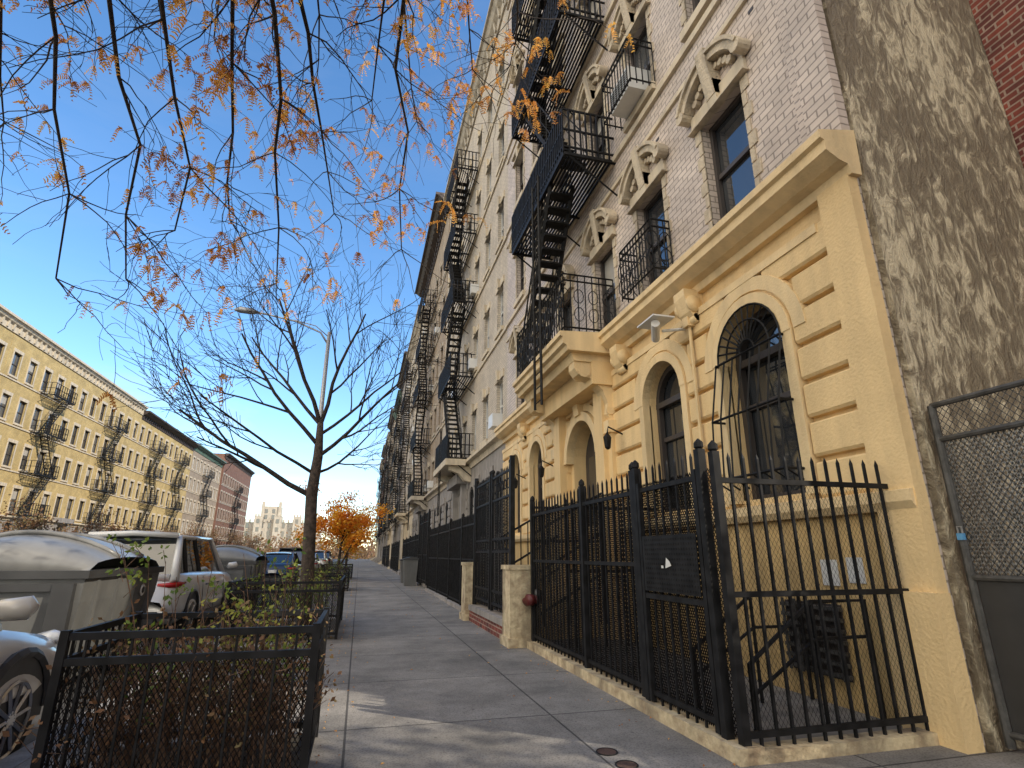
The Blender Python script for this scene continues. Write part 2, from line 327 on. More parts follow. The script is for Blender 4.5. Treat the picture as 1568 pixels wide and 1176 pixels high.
def building(name,side,X0,y0,y1,floors,base=4.7,pitch=3.35,par=.9,cols=None,ww=.85,wh=1.6,wallm='whitebrick2',trim='trim',ground='greystone',fes=(),fedet=.5,corn='trim',depth=12,door=None,arched=True,bands=True,gcols=None,gz=(1.8,3.7),cproj=.5,detail=1,fe_proj=1.0,plinth=1.1,gbars=True,rdeep=.10):
    O=Obj(name)
    F=lambda u,v,w:(X0-side*w,u,v)
    roof=base+pitch*floors+par
    if cols is None:
        n=max(3,int((y1-y0)/2.05)); cols=[y0+(y1-y0)*(i+.5)/n for i in range(n)]
    if gcols is None: gcols=[c for c in cols if not(door and abs(c-door)<1.3)]
    ops=[]
    for fl in range(floors):
        z=base+pitch*fl+.35
        for c in cols: ops.append((c-ww/2,c+ww/2,z,z+wh))
    wall(O.p('upper_wall',wallm),F,y0,y1,base,roof,ops)
    gops=[(c-.5,c+.5,gz[0],gz[1]) for c in gcols]
    if door: gops.append((door-.7,door+.7,.9,3.6))
    g=O.p('ground_floor_wall',ground)
    wall(g,F,y0,y1,-.15,base,gops,w=.05,depth=.28)
    for o in gops:
        if arched:
            archfill(g,F,o[0],o[1],o[3],.05,.25)
    core=O.p('side_walls',wallm)
    core.quad(F(y0,-.15,0),F(y0,roof,0),F(y0,roof,-depth),F(y0,-.15,-depth)); core.quad(F(y1,-.15,0),F(y1,roof,0),F(y1,roof,-depth),F(y1,-.15,-depth))
    core.quad(F(y0,-.15,-depth),F(y1,-.15,-depth),F(y1,roof,-depth),F(y0,roof,-depth))
    O.p('roof','bindark').quad(F(y0,roof-.3,0),F(y1,roof-.3,0),F(y1,roof-.3,-depth),F(y0,roof-.3,-depth))
    t=O.p('stone_trim',trim)
    fr='framed' if R()<.6 else 'frame'
    for o in ops:
        window(O,F,*o[:4],0,frame=fr)
        t.fb(F,o[0]-.1,o[1]+.1,o[2]-.14,o[2],-.05,.09)
        t.fb(F,o[0]-.14,o[1]+.14,o[3],o[3]+.24,-.02,.045)
        if side<0:
            for s_ in (o[0]-.12,o[1]): t.fb(F,s_,s_+.12,o[2],o[3]-.001,-.02,.035)
        if detail:
            c=(o[0]+o[1])/2
            t.prism(F,[(-.02,o[3]-.02),(.10,o[3]-.0),(.14,o[3]+.32),(-.02,o[3]+.32)],c-.09,c+.09)
    if bands:
        for fl in range(floors):
            z=base+pitch*fl
            if fl>0: t.fb(F,y0,y1,z+.02,z+.13,-.02,.06)
    for o in gops:
        if door and abs((o[0]+o[1])/2-door)<.1: continue
        window(O,F,*o[:4],.03,frame=fr)
        if detail and gbars:
            b=O.p('window_bars','iron')
            k=o[0]+.1
            while k<o[1]: b.fb(F,k-.01,k+.01,o[2],o[3]-.1,-.0,.02); k+=.13
    if door:
        d=O.p('entrance_door','framed'); d.fb(F,door-.7,door+.7,.9,3.6,-.26,-.2)
        O.p('door_glass','glass').fb(F,door-.5,door-.08,1.7,3.0,-.2,-.18); O.p('door_glass','glass').fb(F,door+.08,door+.5,1.7,3.0,-.2,-.18)
        st=O.p('entrance_surround',ground)
        for s in (-1,1):
            st.fb(F,door+s*1.05-.17,door+s*1.05+.17,.0,3.9,.0,.28)
        st.fb(F,door-1.4,door+1.4,3.9,4.3,-.02,.5)
        for k in range(5): st.fb(F,door-.95,door+.95,-.1,.9-.18*k,.06+.28*k,.06+.28*(k+1))
    O.p('belt_course',trim).prism(F,[(-.02,base-.3),(.1,base-.3),(.14,base-.12),(.3,base-.08),(.3,base+.03),(-.02,base+.08)],y0,y1)
    cornice(O,F,y0,y1,roof+.12,corn,cproj,1.0)
    fm=O.p('fire_escape','iron')
    for (a,b) in fes:
        fe_unit(fm,F,a,b,[base+pitch*i+.12 for i in range(floors)],fe_proj,fedet,k_=1.3)
    if detail:
        n=int((base-.4-plinth)/.36)
        r=O.p('rusticated_courses',ground)
        for i in range(n):
            z0=plinth+i*.36+.035; z1=z0+.30
            segs=[(y0+.02,y1-.02)]
            for o in gops:
                if z1<o[2]-.05 or z0>o[3]+.25: continue
                m=.14
                aa,bb=o[0]-m,o[1]+m
                zc=o[3]-(o[1]-o[0])/2
                if z0>zc-.1:
                    rr=(o[1]-o[0])/2+.28; zz=min(max((z0+z1)/2-zc,0),rr); h=math.sqrt(max(rr*rr-zz*zz,0)); cc=(o[0]+o[1])/2
                    if h<.02: continue
                    aa,bb=cc-h-.02,cc+h+.02
                ns=[]
                for s,e in segs:
                    if bb<=s or aa>=e: ns.append((s,e)); continue
                    if aa>s: ns.append((s,aa))
                    if bb<e: ns.append((bb,e))
                segs=ns
            D=rdeep
            for s,e in segs:
                if e-s>.05: r.prism(F,[(.04,z0-.01),(D-.02,z0-.008),(D,z0+.018),(D,z1-.018),(D-.02,z1),(.04,z1+.003)],s,e)
    return O,F
# ------------------------------------------------------------------ building 1 (nearest)
B1Y0,B1Y1,X1=3.2,15.6,4.0
BC=[4.75,6.6,8.35,10.45,12.2,14.05]
O,F=building('apartment_building',1,X1,B1Y0,B1Y1,5,cols=BC,ww=.82,wh=1.62,wallm='whitebrick',trim='trimw',ground='cream',
   fes=(),door=9.4,gcols=[4.65,6.5,12.3,14.15],gz=(1.75,3.78),corn='trim',bands=True,plinth=1.65,cproj=.7,gbars=False,rdeep=.137)
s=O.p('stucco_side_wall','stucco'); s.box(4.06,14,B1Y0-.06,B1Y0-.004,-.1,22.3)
t=O.p('corner_pilaster','cream'); t.fb(F,B1Y0-.062,B1Y0+.28,-.1,4.38,.04,.143); t.fb(F,B1Y0-.08,B1Y0+.36,-.1,.95,.05,.2)
t=O.p('lower_wall','cream_low'); t.fb(F,B1Y0+.3,B1Y1,-.1,1.52,.04,.075)
t=O.p('brick_pilaster','whitebrick'); t.fb(F,B1Y0-.062,B1Y0+.30,4.8,22.2,-.01,.09); t.fb(F,B1Y0+.31,B1Y0+.42,4.8,22.2,-.01,.04)
b=O.p('belt_cornice','cream_hi')
b.prism(F,[(.02,4.36),(.13,4.36),(.15,4.45),(.24,4.48),(.36,4.56),(.36,4.66),(.40,4.68),(.40,4.76),(-.0,4.84)],B1Y0-.1,B1Y1)
b.prism(F,[(.02,4.05),(.153,4.05),(.153,4.14),(.02,4.16)],B1Y0+.35,B1Y1)
b.prism(F,[(.02,1.52),(.14,1.52),(.18,1.58),(.18,1.66),(.02,1.7)],B1Y0-.05,B1Y1)
for c in (4.65,6.5,12.3,14.15):
    archring(b,F,c,3.28,.5,.62,.04,.166); archring(b,F,c,3.28,.62,.65,.04,.12); archring(b,F,c,3.28,.65,.80,.04,.148)
    for sgn in (-1,1): b.fb(F,c+sgn*.56-.06,c+sgn*.56+.06,1.72,3.28,.03,.158)
for c in (5.58,7.55,11.3,13.2):
    k=O.p('scroll_consoles','cream_hi',True)
    b.prism(F,[(.05,3.98),(.17,3.98),(.26,4.1),(.32,4.3),(.32,4.4),(.05,4.4)],c-.12,c+.12)
    for s_ in (c-.13,c+.13): k.tube([F(s_-.015,4.2,.2),F(s_+.015,4.2,.2)],.11,14)
    k.tube([F(c-.12,4.02,.16),F(c+.12,4.02,.16)],.06,10)
orn=O.p('window_pediments','ornament')
for ci,c in enumerate(BC):
    for fl in range(5):
        z=4.7+3.35*fl+.35; top=z+1.62
        for sgn in (-1,1):
            kk=0; zz=z
            while zz<top-.1:
                wd=.13 if kk%2 else .07
                orn.fb(F,c+.41 if sgn>0 else c-.41-wd,c+.41+wd if sgn>0 else c-.41,zz+.01,zz+.19,-.01,.018); zz+=.2; kk+=1
        orn.fb(F,c-.58,c+.58,top-.02,top+.0,-.01,.1)
        if fl in (0,1,3) :
            archring(orn,F,c,top+.02,.58,.68,.0,.17,18,math.radians(28),math.radians(152))
            archring(orn,F,c,top+.02,.68,.73,.0,.21,18,math.radians(26),math.radians(154))
            orn.prism(F,[(0,top+.1),(.12,top+.1),(.2,top+.62),(.22,top+.80),(0,top+.80)],c-.09,c+.09)
            for sgn in (-1,1):
                orn.tube([F(c+sgn*.60,top+.28,.02),F(c+sgn*.60,top+.28,.19)],.085,12)
                for q in range(5):
                    a=math.radians(40+q*12); orn.tube([F(c+sgn*.48*math.cos(a),top+.02+.5*math.sin(a),.02),F(c+sgn*.48*math.cos(a),top+.02+.5*math.sin(a),.09)],.055-.004*q,8)
        else:
            orn.fb(F,c-.6,c+.6,top+.26,top+.36,-.01,.12)
b2=O.p('string_courses','trimw')
for fl in range(5):
    z=4.7+3.35*fl
    b2.fb(F,B1Y0+.43,B1Y1,z+2.86,z+2.93,-.01,.047)
b2.prism(F,[(0,4.86),(.1,4.86),(.14,4.98),(0,5.0)],B1Y0+.43,B1Y1)
ap=O.p('wall_anchors','framed')
for k in range(16):
    y=U(3.8,7.6); z=random.choice((7.2,7.35,10.6,10.7,14.0)); ap.fb(F,y,y+.09,z,z+.05,-.001,.006)
CY0,CY1=7.9,10.95
b=O.p('entrance_canopy','cream_hi')
b.prism(F,[(.0,4.42),(.95,4.42),(.97,4.5),(1.03,4.53),(1.03,4.64),(1.08,4.66),(1.08,4.74),(0,4.80)],CY0,CY1)
b.prism(F,[(.0,4.28),(.80,4.28),(.85,4.42),(0,4.42)],CY0+.12,CY1-.12)
for c in (8.18,10.67):
    prof=[(.05,3.35),(.16,3.3),(.24,3.42),(.22,3.6),(.3,3.82),(.5,4.0),(.72,4.06),(.79,4.16),(.79,4.28),(.05,4.28)]
    b.prism(F,prof,c-.13,c+.13)
    for du in (-.13,.13):
        b.tube([F(c+du-.02,4.12,.62),F(c+du+.02,4.12,.62)],.11,12); b.tube([F(c+du-.02,3.48,.18),F(c+du+.02,3.48,.18)],.08,12)
    b.fb(F,c-.2,c+.2,3.1,3.3,.04,.26)
    pl=O.p('entrance_pilasters','cream'); pl.fb(F,c-.15,c+.15,1.1,3.1,.04,.2); pl.fb(F,c-.2,c+.2,.9,1.15,.04,.25)
archring(b,F,9.4,2.9,.7,.86,.03,.21); archring(b,F,9.4,2.9,.88,1.02,.03,.156)
b.prism(F,[(.04,3.7),(.25,3.7),(.34,4.27),(.04,4.27)],9.28,9.52)
rl=O.p('balcony_railing','iron')
def railing(mb,F,u0,u1,w0,w1,z,H,sp=.12,orn=True):
    def side(pa,pb):
        L=math.dist(pa,pb); n=max(1,int(L/sp))
        for k in range(n+1):
            q=k/n; u=pa[0]+(pb[0]-pa[0])*q; w=pa[1]+(pb[1]-pa[1])*q
            mb.tube([F(u,z,w),F(u,z+H,w)],.012,4)
            if orn and k%2==0 and k<n:
                du=(pb[0]-pa[0])/L; dw=(pb[1]-pa[1])/L
                for hh in (.3,.62):
                    ring=[F(u+du*(sp+.09*math.cos(t)),z+H*hh+.13*math.sin(t),w+dw*(sp+.09*math.cos(t))) for t in [i*math.pi/5 for i in range(11)]]
                    mb.tube(ring,.009,3,False)
        for h in (.06,H-.12,H): mb.tube([F(pa[0],z+h,pa[1]),F(pb[0],z+h,pb[1])],.018,4)
    side((u0,w0),(u0,w1)); side((u0,w1),(u1,w1)); side((u1,w1),(u1,w0))
railing(rl,F,CY0+.05,CY1-.05,.05,.98,4.78,1.05)
railing(rl,F,6.1,7.1,.02,.32,4.98,.85,.09,True)
railing(rl,F,6.1,7.1,.02,.45,8.30,.9,.1,False)
railing(rl,F,11.7,12.7,.02,.32,4.98,.85,.12,False)
fe=O.p('fire_escape','iron')
fe_unit(fe,F,7.65,11.2,[8.12,11.5,14.85,18.2],1.0,1.1,False,1.2)
a,bb=10.6,8.5
for w in (.95,.5):
    fe.tube([F(a,4.8,w),F(bb,8.12,w)],.045,4); fe.tube([F(a,5.65,w),F(bb,8.97,w)],.018,4); fe.tube([F(a,5.25,w),F(bb,8.57,w)],.012,4)
    for q in (.05,.2,.35,.5,.65,.8,.95): fe.tube([F(a+(bb-a)*q,4.8+3.32*q,w),F(a+(bb-a)*q,5.65+3.32*q,w)],.012,4)
for k in range(1,15):
    q=k/15; fe.fb(F,a+(bb-a)*q-.12,a+(bb-a)*q+.12,4.8+3.32*q-.018,4.8+3.32*q+.018,.5,.95)
for u in (8.62,9.0): fe.tube([F(u,3.65,1.18),F(u,8.3,1.18)],.025,4)
for k in range(18): fe.tube([F(8.62,3.75+k*.26,1.18),F(9.0,3.75+k*.26,1.18)],.013,4)
for u in (9.9,10.3): fe.tube([F(u,18.2,.4),F(u,23.2,.4),F(u,23.6,.1),F(u,23.2,-.4)],.02,4)
for k in range(16): fe.tube([F(9.9,18.5+k*.3,.4),F(10.3,18.5+k*.3,.4)],.012,4)
# arched window grilles (bulging bars, sunburst fanlight)
gr=O.p('arched_window_grille','iron')
for c,r,nb in ((4.65,.52,8),):
    for k in range(nb):
        u=c-r+2*r*k/(nb-1)
        gr.tube([F(u,1.85,.18),F(u,1.95,.36),F(u,2.6,.32),F(u,3.28,.19)],.012,4)
    for z,w in ((1.95,.36),(2.6,.32),(3.26,.20)):
        gr.tube([F(c-r,z,.1),F(c-r,z,w),F(c+r,z,w),F(c+r,z,.1)],.014,4)
    for k in range(15):
        t=math.pi*k/14; gr.tube([F(c-.12*math.cos(t),3.28+.12*math.sin(t),.175),F(c-.50*math.cos(t),3.28+.50*math.sin(t),.175)],.011,4)
    for rr in (.12,.34,.50): gr.tube([F(c-rr*math.cos(math.pi*k/14),3.28+rr*math.sin(math.pi*k/14),.175) for k in range(15)],.013,4)
fw=O.p('arched_window_sashes','framed')
for c in (4.65,6.5,12.3,14.15):
    archring(fw,F,c,3.28,.42,.5,-.14,-.06); fw.fb(F,c-.5,c+.5,3.23,3.31,-.14,-.055); fw.fb(F,c-.5,c-.43,1.76,3.23,-.13,-.06); fw.fb(F,c+.43,c+.5,1.76,3.23,-.13,-.06)
ba=O.p('basement_window','framed'); ba.fb(F,4.05,4.7,.22,.80,.078,.09)
bb_=O.p('basement_window_grille','darkmetal')
for k in range(7): bb_.fb(F,4.03,4.72,.24+k*.085,.27+k*.085,.09,.13)
for k in range(5): bb_.fb(F,4.06+k*.15,4.09+k*.15,.22,.82,.13,.14)
no=O.p('paper_notices','paper'); no.fb(F,4.02,4.2,.95,1.16,.077,.083); no.fb(F,3.76,3.92,.98,1.18,.077,.083)
ac=O.p('air_conditioner','whiteobj'); ac.fb(F,6.3,6.95,8.42,8.85,-.1,.38)
acg=O.p('air_conditioner_grille','bindark')
for k in range(8): acg.fb(F,6.34,6.91,8.46+k*.045,8.475+k*.045,.38,.386)
cm=O.p('security_camera','whiteobj'); cm.tube([F(6.05,3.93,.42),F(5.72,4.0,.60)],[.055,.055],10); cm.fb(F,5.62,6.05,4.06,4.08,.38,.68)
cm.tube([F(5.78,4.0,.12),F(5.82,3.95,.45)],.02,6)
cd=O.p('conduit','cream_hi'); cd.tube([F(5.62,1.7,.18),F(5.62,4.34,.18)],.022,6); cd.fb(F,5.56,5.68,3.95,4.12,.1,.24)
for yy in (7.75,11.1,13.2):
    lm=O.p('wall_lanterns','iron'); lm.tube([F(yy,3.0,.1),F(yy,3.12,.38),F(yy,3.0,.4)],.014,5); lm.tube([F(yy,2.76,.4),F(yy,2.79,.4),F(yy,2.95,.4),F(yy,3.02,.4)],[.02,.05,.07,.01],6)
O.done()
# ------------------------------------------------------------------ right row
row=[(15.6,30.6,4.02,5,.9+.8,'whitebrick2','trimw','greystone','trim',.5,(21.0,24.6)),
(30.6,45.4,3.98,5,2.2,'tanbrick','trim','greystone','darkcornice',.95,(35.5,39.2)),
(45.4,59.5,4.03,5,1.0,'whitebrick2','trimw','trimw','trim',.6,(50.5,54)),
(59.5,73.5,4.0,5,1.7,'greybrick','trim','greystone','darkcornice',.8,(64.5,68)),
(73.5,88,4.03,5,1.2,'whitebrick2','trimw','trimw','greencornice',.6,(79,82.5)),
(88,102,4.0,5,2.2,'tanbrick','trim','greystone','darkcornice',.8,(93,96.5)),
(102,117,4.03,5,1.4,'greybrick','trim','greystone','trim',.6,(107.5,111)),
(117,132,4.0,5,1.8,'browndark','trim','greystone','darkcornice',.8,(122.5,126)),
(132,148,4.03,5,1.2,'whitebrick2','trim','trimw','trim',.7,(138,141.5))]
for i,(a,b,X,fl,par,wm,tr,gd,co,cp,fe_) in enumerate(row):
    O,F=building('apartment_building',1,X,a,b,fl,par=par,wallm=wm,trim=tr,ground=gd,corn=co,cproj=cp,fes=[fe_],fedet=.7 if i<2 else .38,door=(a+b)/2,detail=1 if i<2 else 0)
    if i<3:
        g=O.p('balcony_slab',tr); g.fb(F,fe_[0]-.1,fe_[1]+.1,4.5,4.74,.31,1.1)
        for c in (fe_[0]+.3,fe_[1]-.3): g.prism(F,[(.05,3.9),(.3,3.95),(.5,4.2),(.9,4.35),(.9,4.5),(.05,4.5)],c-.15,c+.15)
        ac=O.p('air_conditioners','whiteobj')
        n=int((b-a)/2.05)
        for k in random.sample(range(n*5),6):
            c=a+(b-a)*((k%n)+.5)/n; z=4.7+3.35*(k//n)+.35; ac.fb(F,c-.3,c+.3,z+.01,z+.42,-.1,.3)
    if i>=3 and i%2==1:
        fe_unit(O.p('fire_escape','iron'),F,a+2,a+5,[4.82+3.35*j for j in range(5)],1.0,.38,k_=1.3)
    O.done()
# ------------------------------------------------------------------ red brick neighbour & added unseen sun blocker
O=Obj('red_brick_house'); m=O.p('walls','redbrick')
m.box(6.15,14,.9,3.135,-.1,13)
t=O.p('roof_coping','greystone'); t.box(6.05,14.1,.85,3.13,13.0,13.25)
F=lambda u,v,w:(6.15-w,u,v)
for z in (1.6,4.9,8.2):
    O.p('window_glass','glass').fb(F,1.35,2.2,z,z+1.6,.0,.004); t.fb(F,1.25,2.3,z-.15,z,-.01,.1); t.fb(F,1.25,2.3,z+1.6,z+1.85,-.01,.06)
    O.p('window_frames','framed').fb(F,1.35,2.2,z+.78,z+.84,.005,.03)
O.done()
O=Obj('unseen_sun_blocker'); m=O.p('walls','redbrick')
A=(5.8,-.75);D=(5.8,-30);L=20;d=(.777,-.629);B=(A[0]+d[0]*L,A[1]+d[1]*L);C=(B[0],-30)  # added block out of view, side wall angled along the sun to leave a gap
P=[A,B,C,D]; V=[(x,y,-.1) for x,y in P]+[(x,y,16) for x,y in P]
m.add(V,[(0,1,5,4),(1,2,6,5),(2,3,7,6),(3,0,4,7),(4,5,6,7)])
F=lambda u,v,w:(5.8-w,u,v)
for z in (1.6,5,8.4,11.8):
    for y in (-2,-4.5,-7,-9.5,-12):
        O.p('window_glass','glass').fb(F,y-.45,y+.45,z,z+1.7,-.0,.004); O.p('stone_trim','trim').fb(F,y-.55,y+.55,z-.15,z,-.01,.1); O.p('stone_trim','trim').fb(F,y-.55,y+.55,z+1.7,z+1.95,-.01,.06)
O.done()
# ------------------------------------------------------------------ left row
XL=-26
lrow=[(20,46,XL,4,1.0,'yellowbrick','trimw','greystone','trimw',.5,[(24,27.5),(36,39.5)]),
(46,72,XL+.02,4,1.0,'yellowbrick','trimw','greystone','trimw',.5,[(51,54.5),(63,66.5)]),
(72,94,XL-.02,4,.6,'yellowbrick','trimw','greystone','darkcornice',.8,[(76,79.5),(86,89.5)]),
(94,113,XL,4,.8,'tanbrick','trimw','greystone','greencornice',.7,[(101,104.5)]),
(113,140,XL+.3,4,2.6,'browndark','trim','browndark','darkcornice',.7,[(124,128)])]
for (a,b,X,fl,par,wm,tr,gd,co,cp,fes) in lrow:
    O,F=building('apartment_building',-1,X,a,b,fl,base=4.0,pitch=3.2,par=par,wallm=wm,trim=tr,ground=gd,corn=co,cproj=cp,fes=fes,fedet=.35,door=(a+b)/2,detail=0,ww=1.0,wh=1.75)
    O.done()
# ------------------------------------------------------------------ distant gothic building
O=Obj('distant_college_building'); m=O.p('walls','trim')
m.box(-62,-18,270,285,0,15); 
for x in (-60,-52,-44,-36,-28,-20): 
    m.box(x-1.6,x+1.6,268,272,0,17.5)
    for q in (-1.5,-.3,.9): m.box(x+q,x+q+.6,267.9,268.5,17.5,18.4)
for x in range(-61,-18,1): 
    if x%2==0: m.box(x,x+.7,269.5,270.2,15,16.2)
m.box(-43,-36,271,280,0,22)
for x in (-43,-36): m.box(x-.6,x+.6,270.5,271.5,0,24)
w=O.p('windows','glass')
for x in range(-61,-19,3):
    for z in (5,9,12.5): w.box(x-.1,x+1.0,269.9,269.98,z,z+2.2)
for x in (-60,-52,-44,-36,-28,-20): 
    for z in (7,11,14.5): w.box(x-.6,x+.6,267.9,267.98,z,z+1.8)
for x in (-41.5,-38.5): 
    for z in (16.5,19): w.box(x-.6,x+.6,270.9,270.98,z,z+1.8)
O.done()
# ------------------------------------------------------------------ ground
O=Obj('ground'); O.p('g','earth').quad((-900,-300,-.2),(900,-300,-.2),(900,1500,-.2),(-900,1500,-.2)); O.done()
O=Obj('road'); O.p('r','asphalt').quad((-21,-60,-.13),(-2.0,-60,-.13),(-2.0,400,-.13),(-21,400,-.13)); O.done()
O=Obj('road_markings'); r=O.p('m','whiteobj')
y=-20
while y<200: r.quad((-11.7,y,-.126),(-11.55,y,-.126),(-11.55,y+3,-.126),(-11.7,y+3,-.126)); y+=9
r.quad((-5.2,-60,-.126),(-5.1,-60,-.126),(-5.1,200,-.126),(-5.2,200,-.126)); O.done()
O=Obj('sidewalk'); m=O.p('paving','sidewalk'); m.quad((-1.87,-40,0),(6.1,-40,0),(6.1,3.1,0),(-1.87,3.1,0)); m.quad((-1.87,3.1,0),(3.96,3.1,0),(3.96,160,0),(-1.87,160,0))
O.p('kerb','kerb').box(-2.02,-1.87,-40,160,-.2,.004); O.done()
O=Obj('sidewalk'); O.p('paving','sidewalk').box(-26,-21,0,160,-.2,0); O.done()
for x,y in ((1.62,3.74),(1.64,3.5)):
    O=Obj('manhole_cover'); O.p('lid','rust').tube([(x,y,-.01),(x,y,.005)],.06,24); O.p('ring','iron').tube([(x+.066*math.cos(k*math.pi/12),y+.066*math.sin(k*math.pi/12),.003) for k in range(25)],.005,5,False)
    O.done()
O=Obj('fallen_leaves'); l=O.p('l','leaf')
for i in range(650):
    x=U(-1.85,2.2)
    if R()<.65: x=random.choice((2.15+random.gauss(0,.1),-.1+random.gauss(0,.12),-.15))
    y=U(1.5,26); x=min(x,2.25)
    a=U(0,6.28); z=U(.006,.017); dx,dy=math.cos(a)*z,math.sin(a)*z
    l.quad((x-dx,y-dy,.006),(x+dy*.5,y-dx*.5,.010+U(0,.01)),(x+dx,y+dy,.007),(x-dy*.5,y+dx*.5,.012))
O.done()
O=Obj('fence_kerb'); k=O.p('k','pillarpaint'); k.box(2.28,2.46,3.3,7.8,-.05,.09); k.box(2.46,4.0,3.3,3.44,-.05,.07); O.done()
O=Obj('areaway_floor'); O.p('f','concrete').box(2.465,3.92,3.45,7.8,-.05,.012); O.done()
# ------------------------------------------------------------------ fences
def mesh_panel(mb,p0,p1,z0,z1,pitch=.035,t=.003,slope=1.6):
    W=math.dist(p0,p1); H=z1-z0; dx=(p1[0]-p0[0])/W; dy=(p1[1]-p0[1])/W
    hw=H/slope
    def seg(u0,v0,u1,v1):
        L=math.hypot(u1-u0,v1-v0); nu=-(v1-v0)/L*t; nv=(u1-u0)/L*t
        f=lambda u,v:(p0[0]+dx*u,p0[1]+dy*u,z0+v)
        mb.quad(f(u0-nu,v0-nv),f(u1-nu,v1-nv),f(u1+nu,v1+nv),f(u0+nu,v0+nv))
    c=-hw
    while c<W:
        a=max(0,c); b=min(W,c+hw)
        if b-a>.001: 
            seg(a,(a-c)*slope,b,(b-c)*slope); seg(a,H-(a-c)*slope,b,H-(b-c)*slope)
        c+=pitch
def pickets(mb,p0,p1,z0,z1,sp=.11,t=.009,rails=(.15,),tips=True,posts=(),pt=.03):
    W=math.dist(p0,p1); dx=(p1[0]-p0[0])/W; dy=(p1[1]-p0[1])/W
    n=max(1,round(W/sp))
    for k in range(n+1):
        u=W*k/n; x=p0[0]+dx*u+U(-.002,.002); y=p0[1]+dy*u+U(-.002,.002)
        mb.box(x-t,x+t,y-t,y+t,z0,z1)
        if tips: mb.add([(x-t,y-t,z1),(x+t,y-t,z1),(x+t,y+t,z1),(x-t,y+t,z1),(x,y,z1+.04)],[(0,1,4),(1,2,4),(2,3,4),(3,0,4)])
    for r in rails:
        a=Vector((p0[0],p0[1],r)); b=Vector((p1[0],p1[1],r)); nx,ny=-dy*.014,dx*.014
        V=[]
        for z in (r-.018,r+.018):
            V+= [(a.x-nx,a.y-ny,z),(b.x-nx,b.y-ny,z),(b.x+nx,b.y+ny,z),(a.x+nx,a.y+ny,z)]
        mb.add(V,[(0,3,2,1),(4,5,6,7),(0,1,5,4),(1,2,6,5),(2,3,7,6),(3,0,4,7)])
    for u in posts:
        x=p0[0]+dx*u; y=p0[1]+dy*u
        mb.box(x-pt,x+pt,y-pt,y+pt,z0-.03,z1+.04); mb.tube([(x,y,z1+.04),(x,y,z1+.055),(x,y,z1+.09),(x,y,z1+.12)],[.022,.036,.034,.005],8)
O=Obj('iron_fence')
f=O.p('pickets','iron'); 
FX=2.37
pickets(f,(FX,4.6),(FX,7.8),.06,1.90,.115,.008,(.16,1.12,1.74),True,(0,1.25,3.15))
pickets(f,(FX,3.36),(4.03,3.36),.05,1.86,.115,.009,(.14,.95,1.70),True,(0,1.62),.028)
me_=O.p('wire_mesh','ironmesh'); mesh_panel(me_,(FX+.03,4.6),(FX+.03,7.8),.1,1.80,.024,.0062); 
mesh_panel(me_,(FX,3.385),(4.0,3.385),.14,1.70,.034,.0012)
mesh_panel(me_,(FX+.02,3.36),(FX+.02,3.5),.1,1.8,.024,.004)
O.done()
O=Obj('iron_gate')
f=O.p('gate_frame','iron'); pickets(f,(FX-.02,3.5),(FX-.02,4.54),.06,1.90,.115,.008,(.16,1.74),True,(0,1.0))
for y in (3.56,4.44): f.box(FX-.05,FX-.01,y-.02,y+.02,.1,1.8)
f.box(FX-.045,FX-.012,3.56,4.44,.86,.90)
mp=O.p('perforated_panel','iron'); mp.box(FX-.055,FX-.05,3.6,4.4,.92,1.35)
for i in range(22):
    for j in range(11): mp.box(FX-.058,FX-.054,3.62+i*.035,3.635+i*.035,.94+j*.037,.955+j*.037)
mesh_panel(O.p('wire_mesh','ironmesh'),(FX+.02,3.5),(FX+.02,4.54),.1,1.8,.024,.006)
k=O.p('sticker','paper'); k.add([(FX-.061,3.95,1.12),(FX-.061,4.04,1.1),(FX-.061,4.02,1.18),(FX-.061,3.97,1.15)],[(0,1,2,3)]); k.box(FX-.062,FX-.060,4.07,4.1,1.1,1.12)
O.done()
def pillar(x0,x1,y0,y1,h):
    O=Obj('masonry_pillar'); p=O.p('shaft','pillarpaint'); p.box(x0,x1,y0,y1,-.02,h-.06); p.box(x0-.02,x1+.02,y0-.02,y1+.02,h-.06,h); p.box(x0-.03,x1+.03,y0-.03,y1+.03,-.02,.12)
    O.done()
pillar(2.06,2.5,7.85,8.28,1.06); pillar(2.04,2.42,11.2,11.6,1.06)
O=Obj('standpipe_connection'); p=O.p('pipe','redpipe',True); p.tube([(2.5,7.7,.62),(2.30,7.62,.62)],.055,10); p.tube([(2.32,7.63,.62),(2.24,7.60,.62)],.075,10); p.tube([(2.32,7.75,.62),(2.24,7.72,.58)],.06,10); O.p('cap','bindark',True).tube([(2.4,7.66,.62),(2.4,7.62,.74)],.05,8); O.done()
O=Obj('entrance_gate'); g=O.p('gate_leaves','iron'); GX=2.22
for a,b in ((8.36,9.72),(9.76,11.14)):
    pickets(g,(GX,a+.06),(GX,b-.06),.34,2.55,.1,.008,(.42,.62,1.25,1.45,2.1,2.5),True,(0,b-a-.12),.024)
    for z in (.52,1.35,2.3):
        k=a+.2
        while k<b-.1:
            g.tube([(GX,k+.08*math.cos(t*math.pi/5),z+.08*math.sin(t*math.pi/5)) for t in range(11)],.009,4); k+=.19
    mesh_panel(O.p('wire_mesh','ironmesh'),(GX+.03,a),(GX+.03,b),.36,2.1,.032,.0045)
for y in (8.33,11.17): g.box(GX-.035,GX+.035,y-.035,y+.035,.1,2.7)
O.p('brick_step','redbrick').box(2.12,2.5,8.33,11.15,-.02,.2); O.p('stone_step','greystone').box(2.1,2.55,8.33,11.15,.2,.29)
O.done()
O=Obj('stair_railings'); g=O.p('rails','iron')
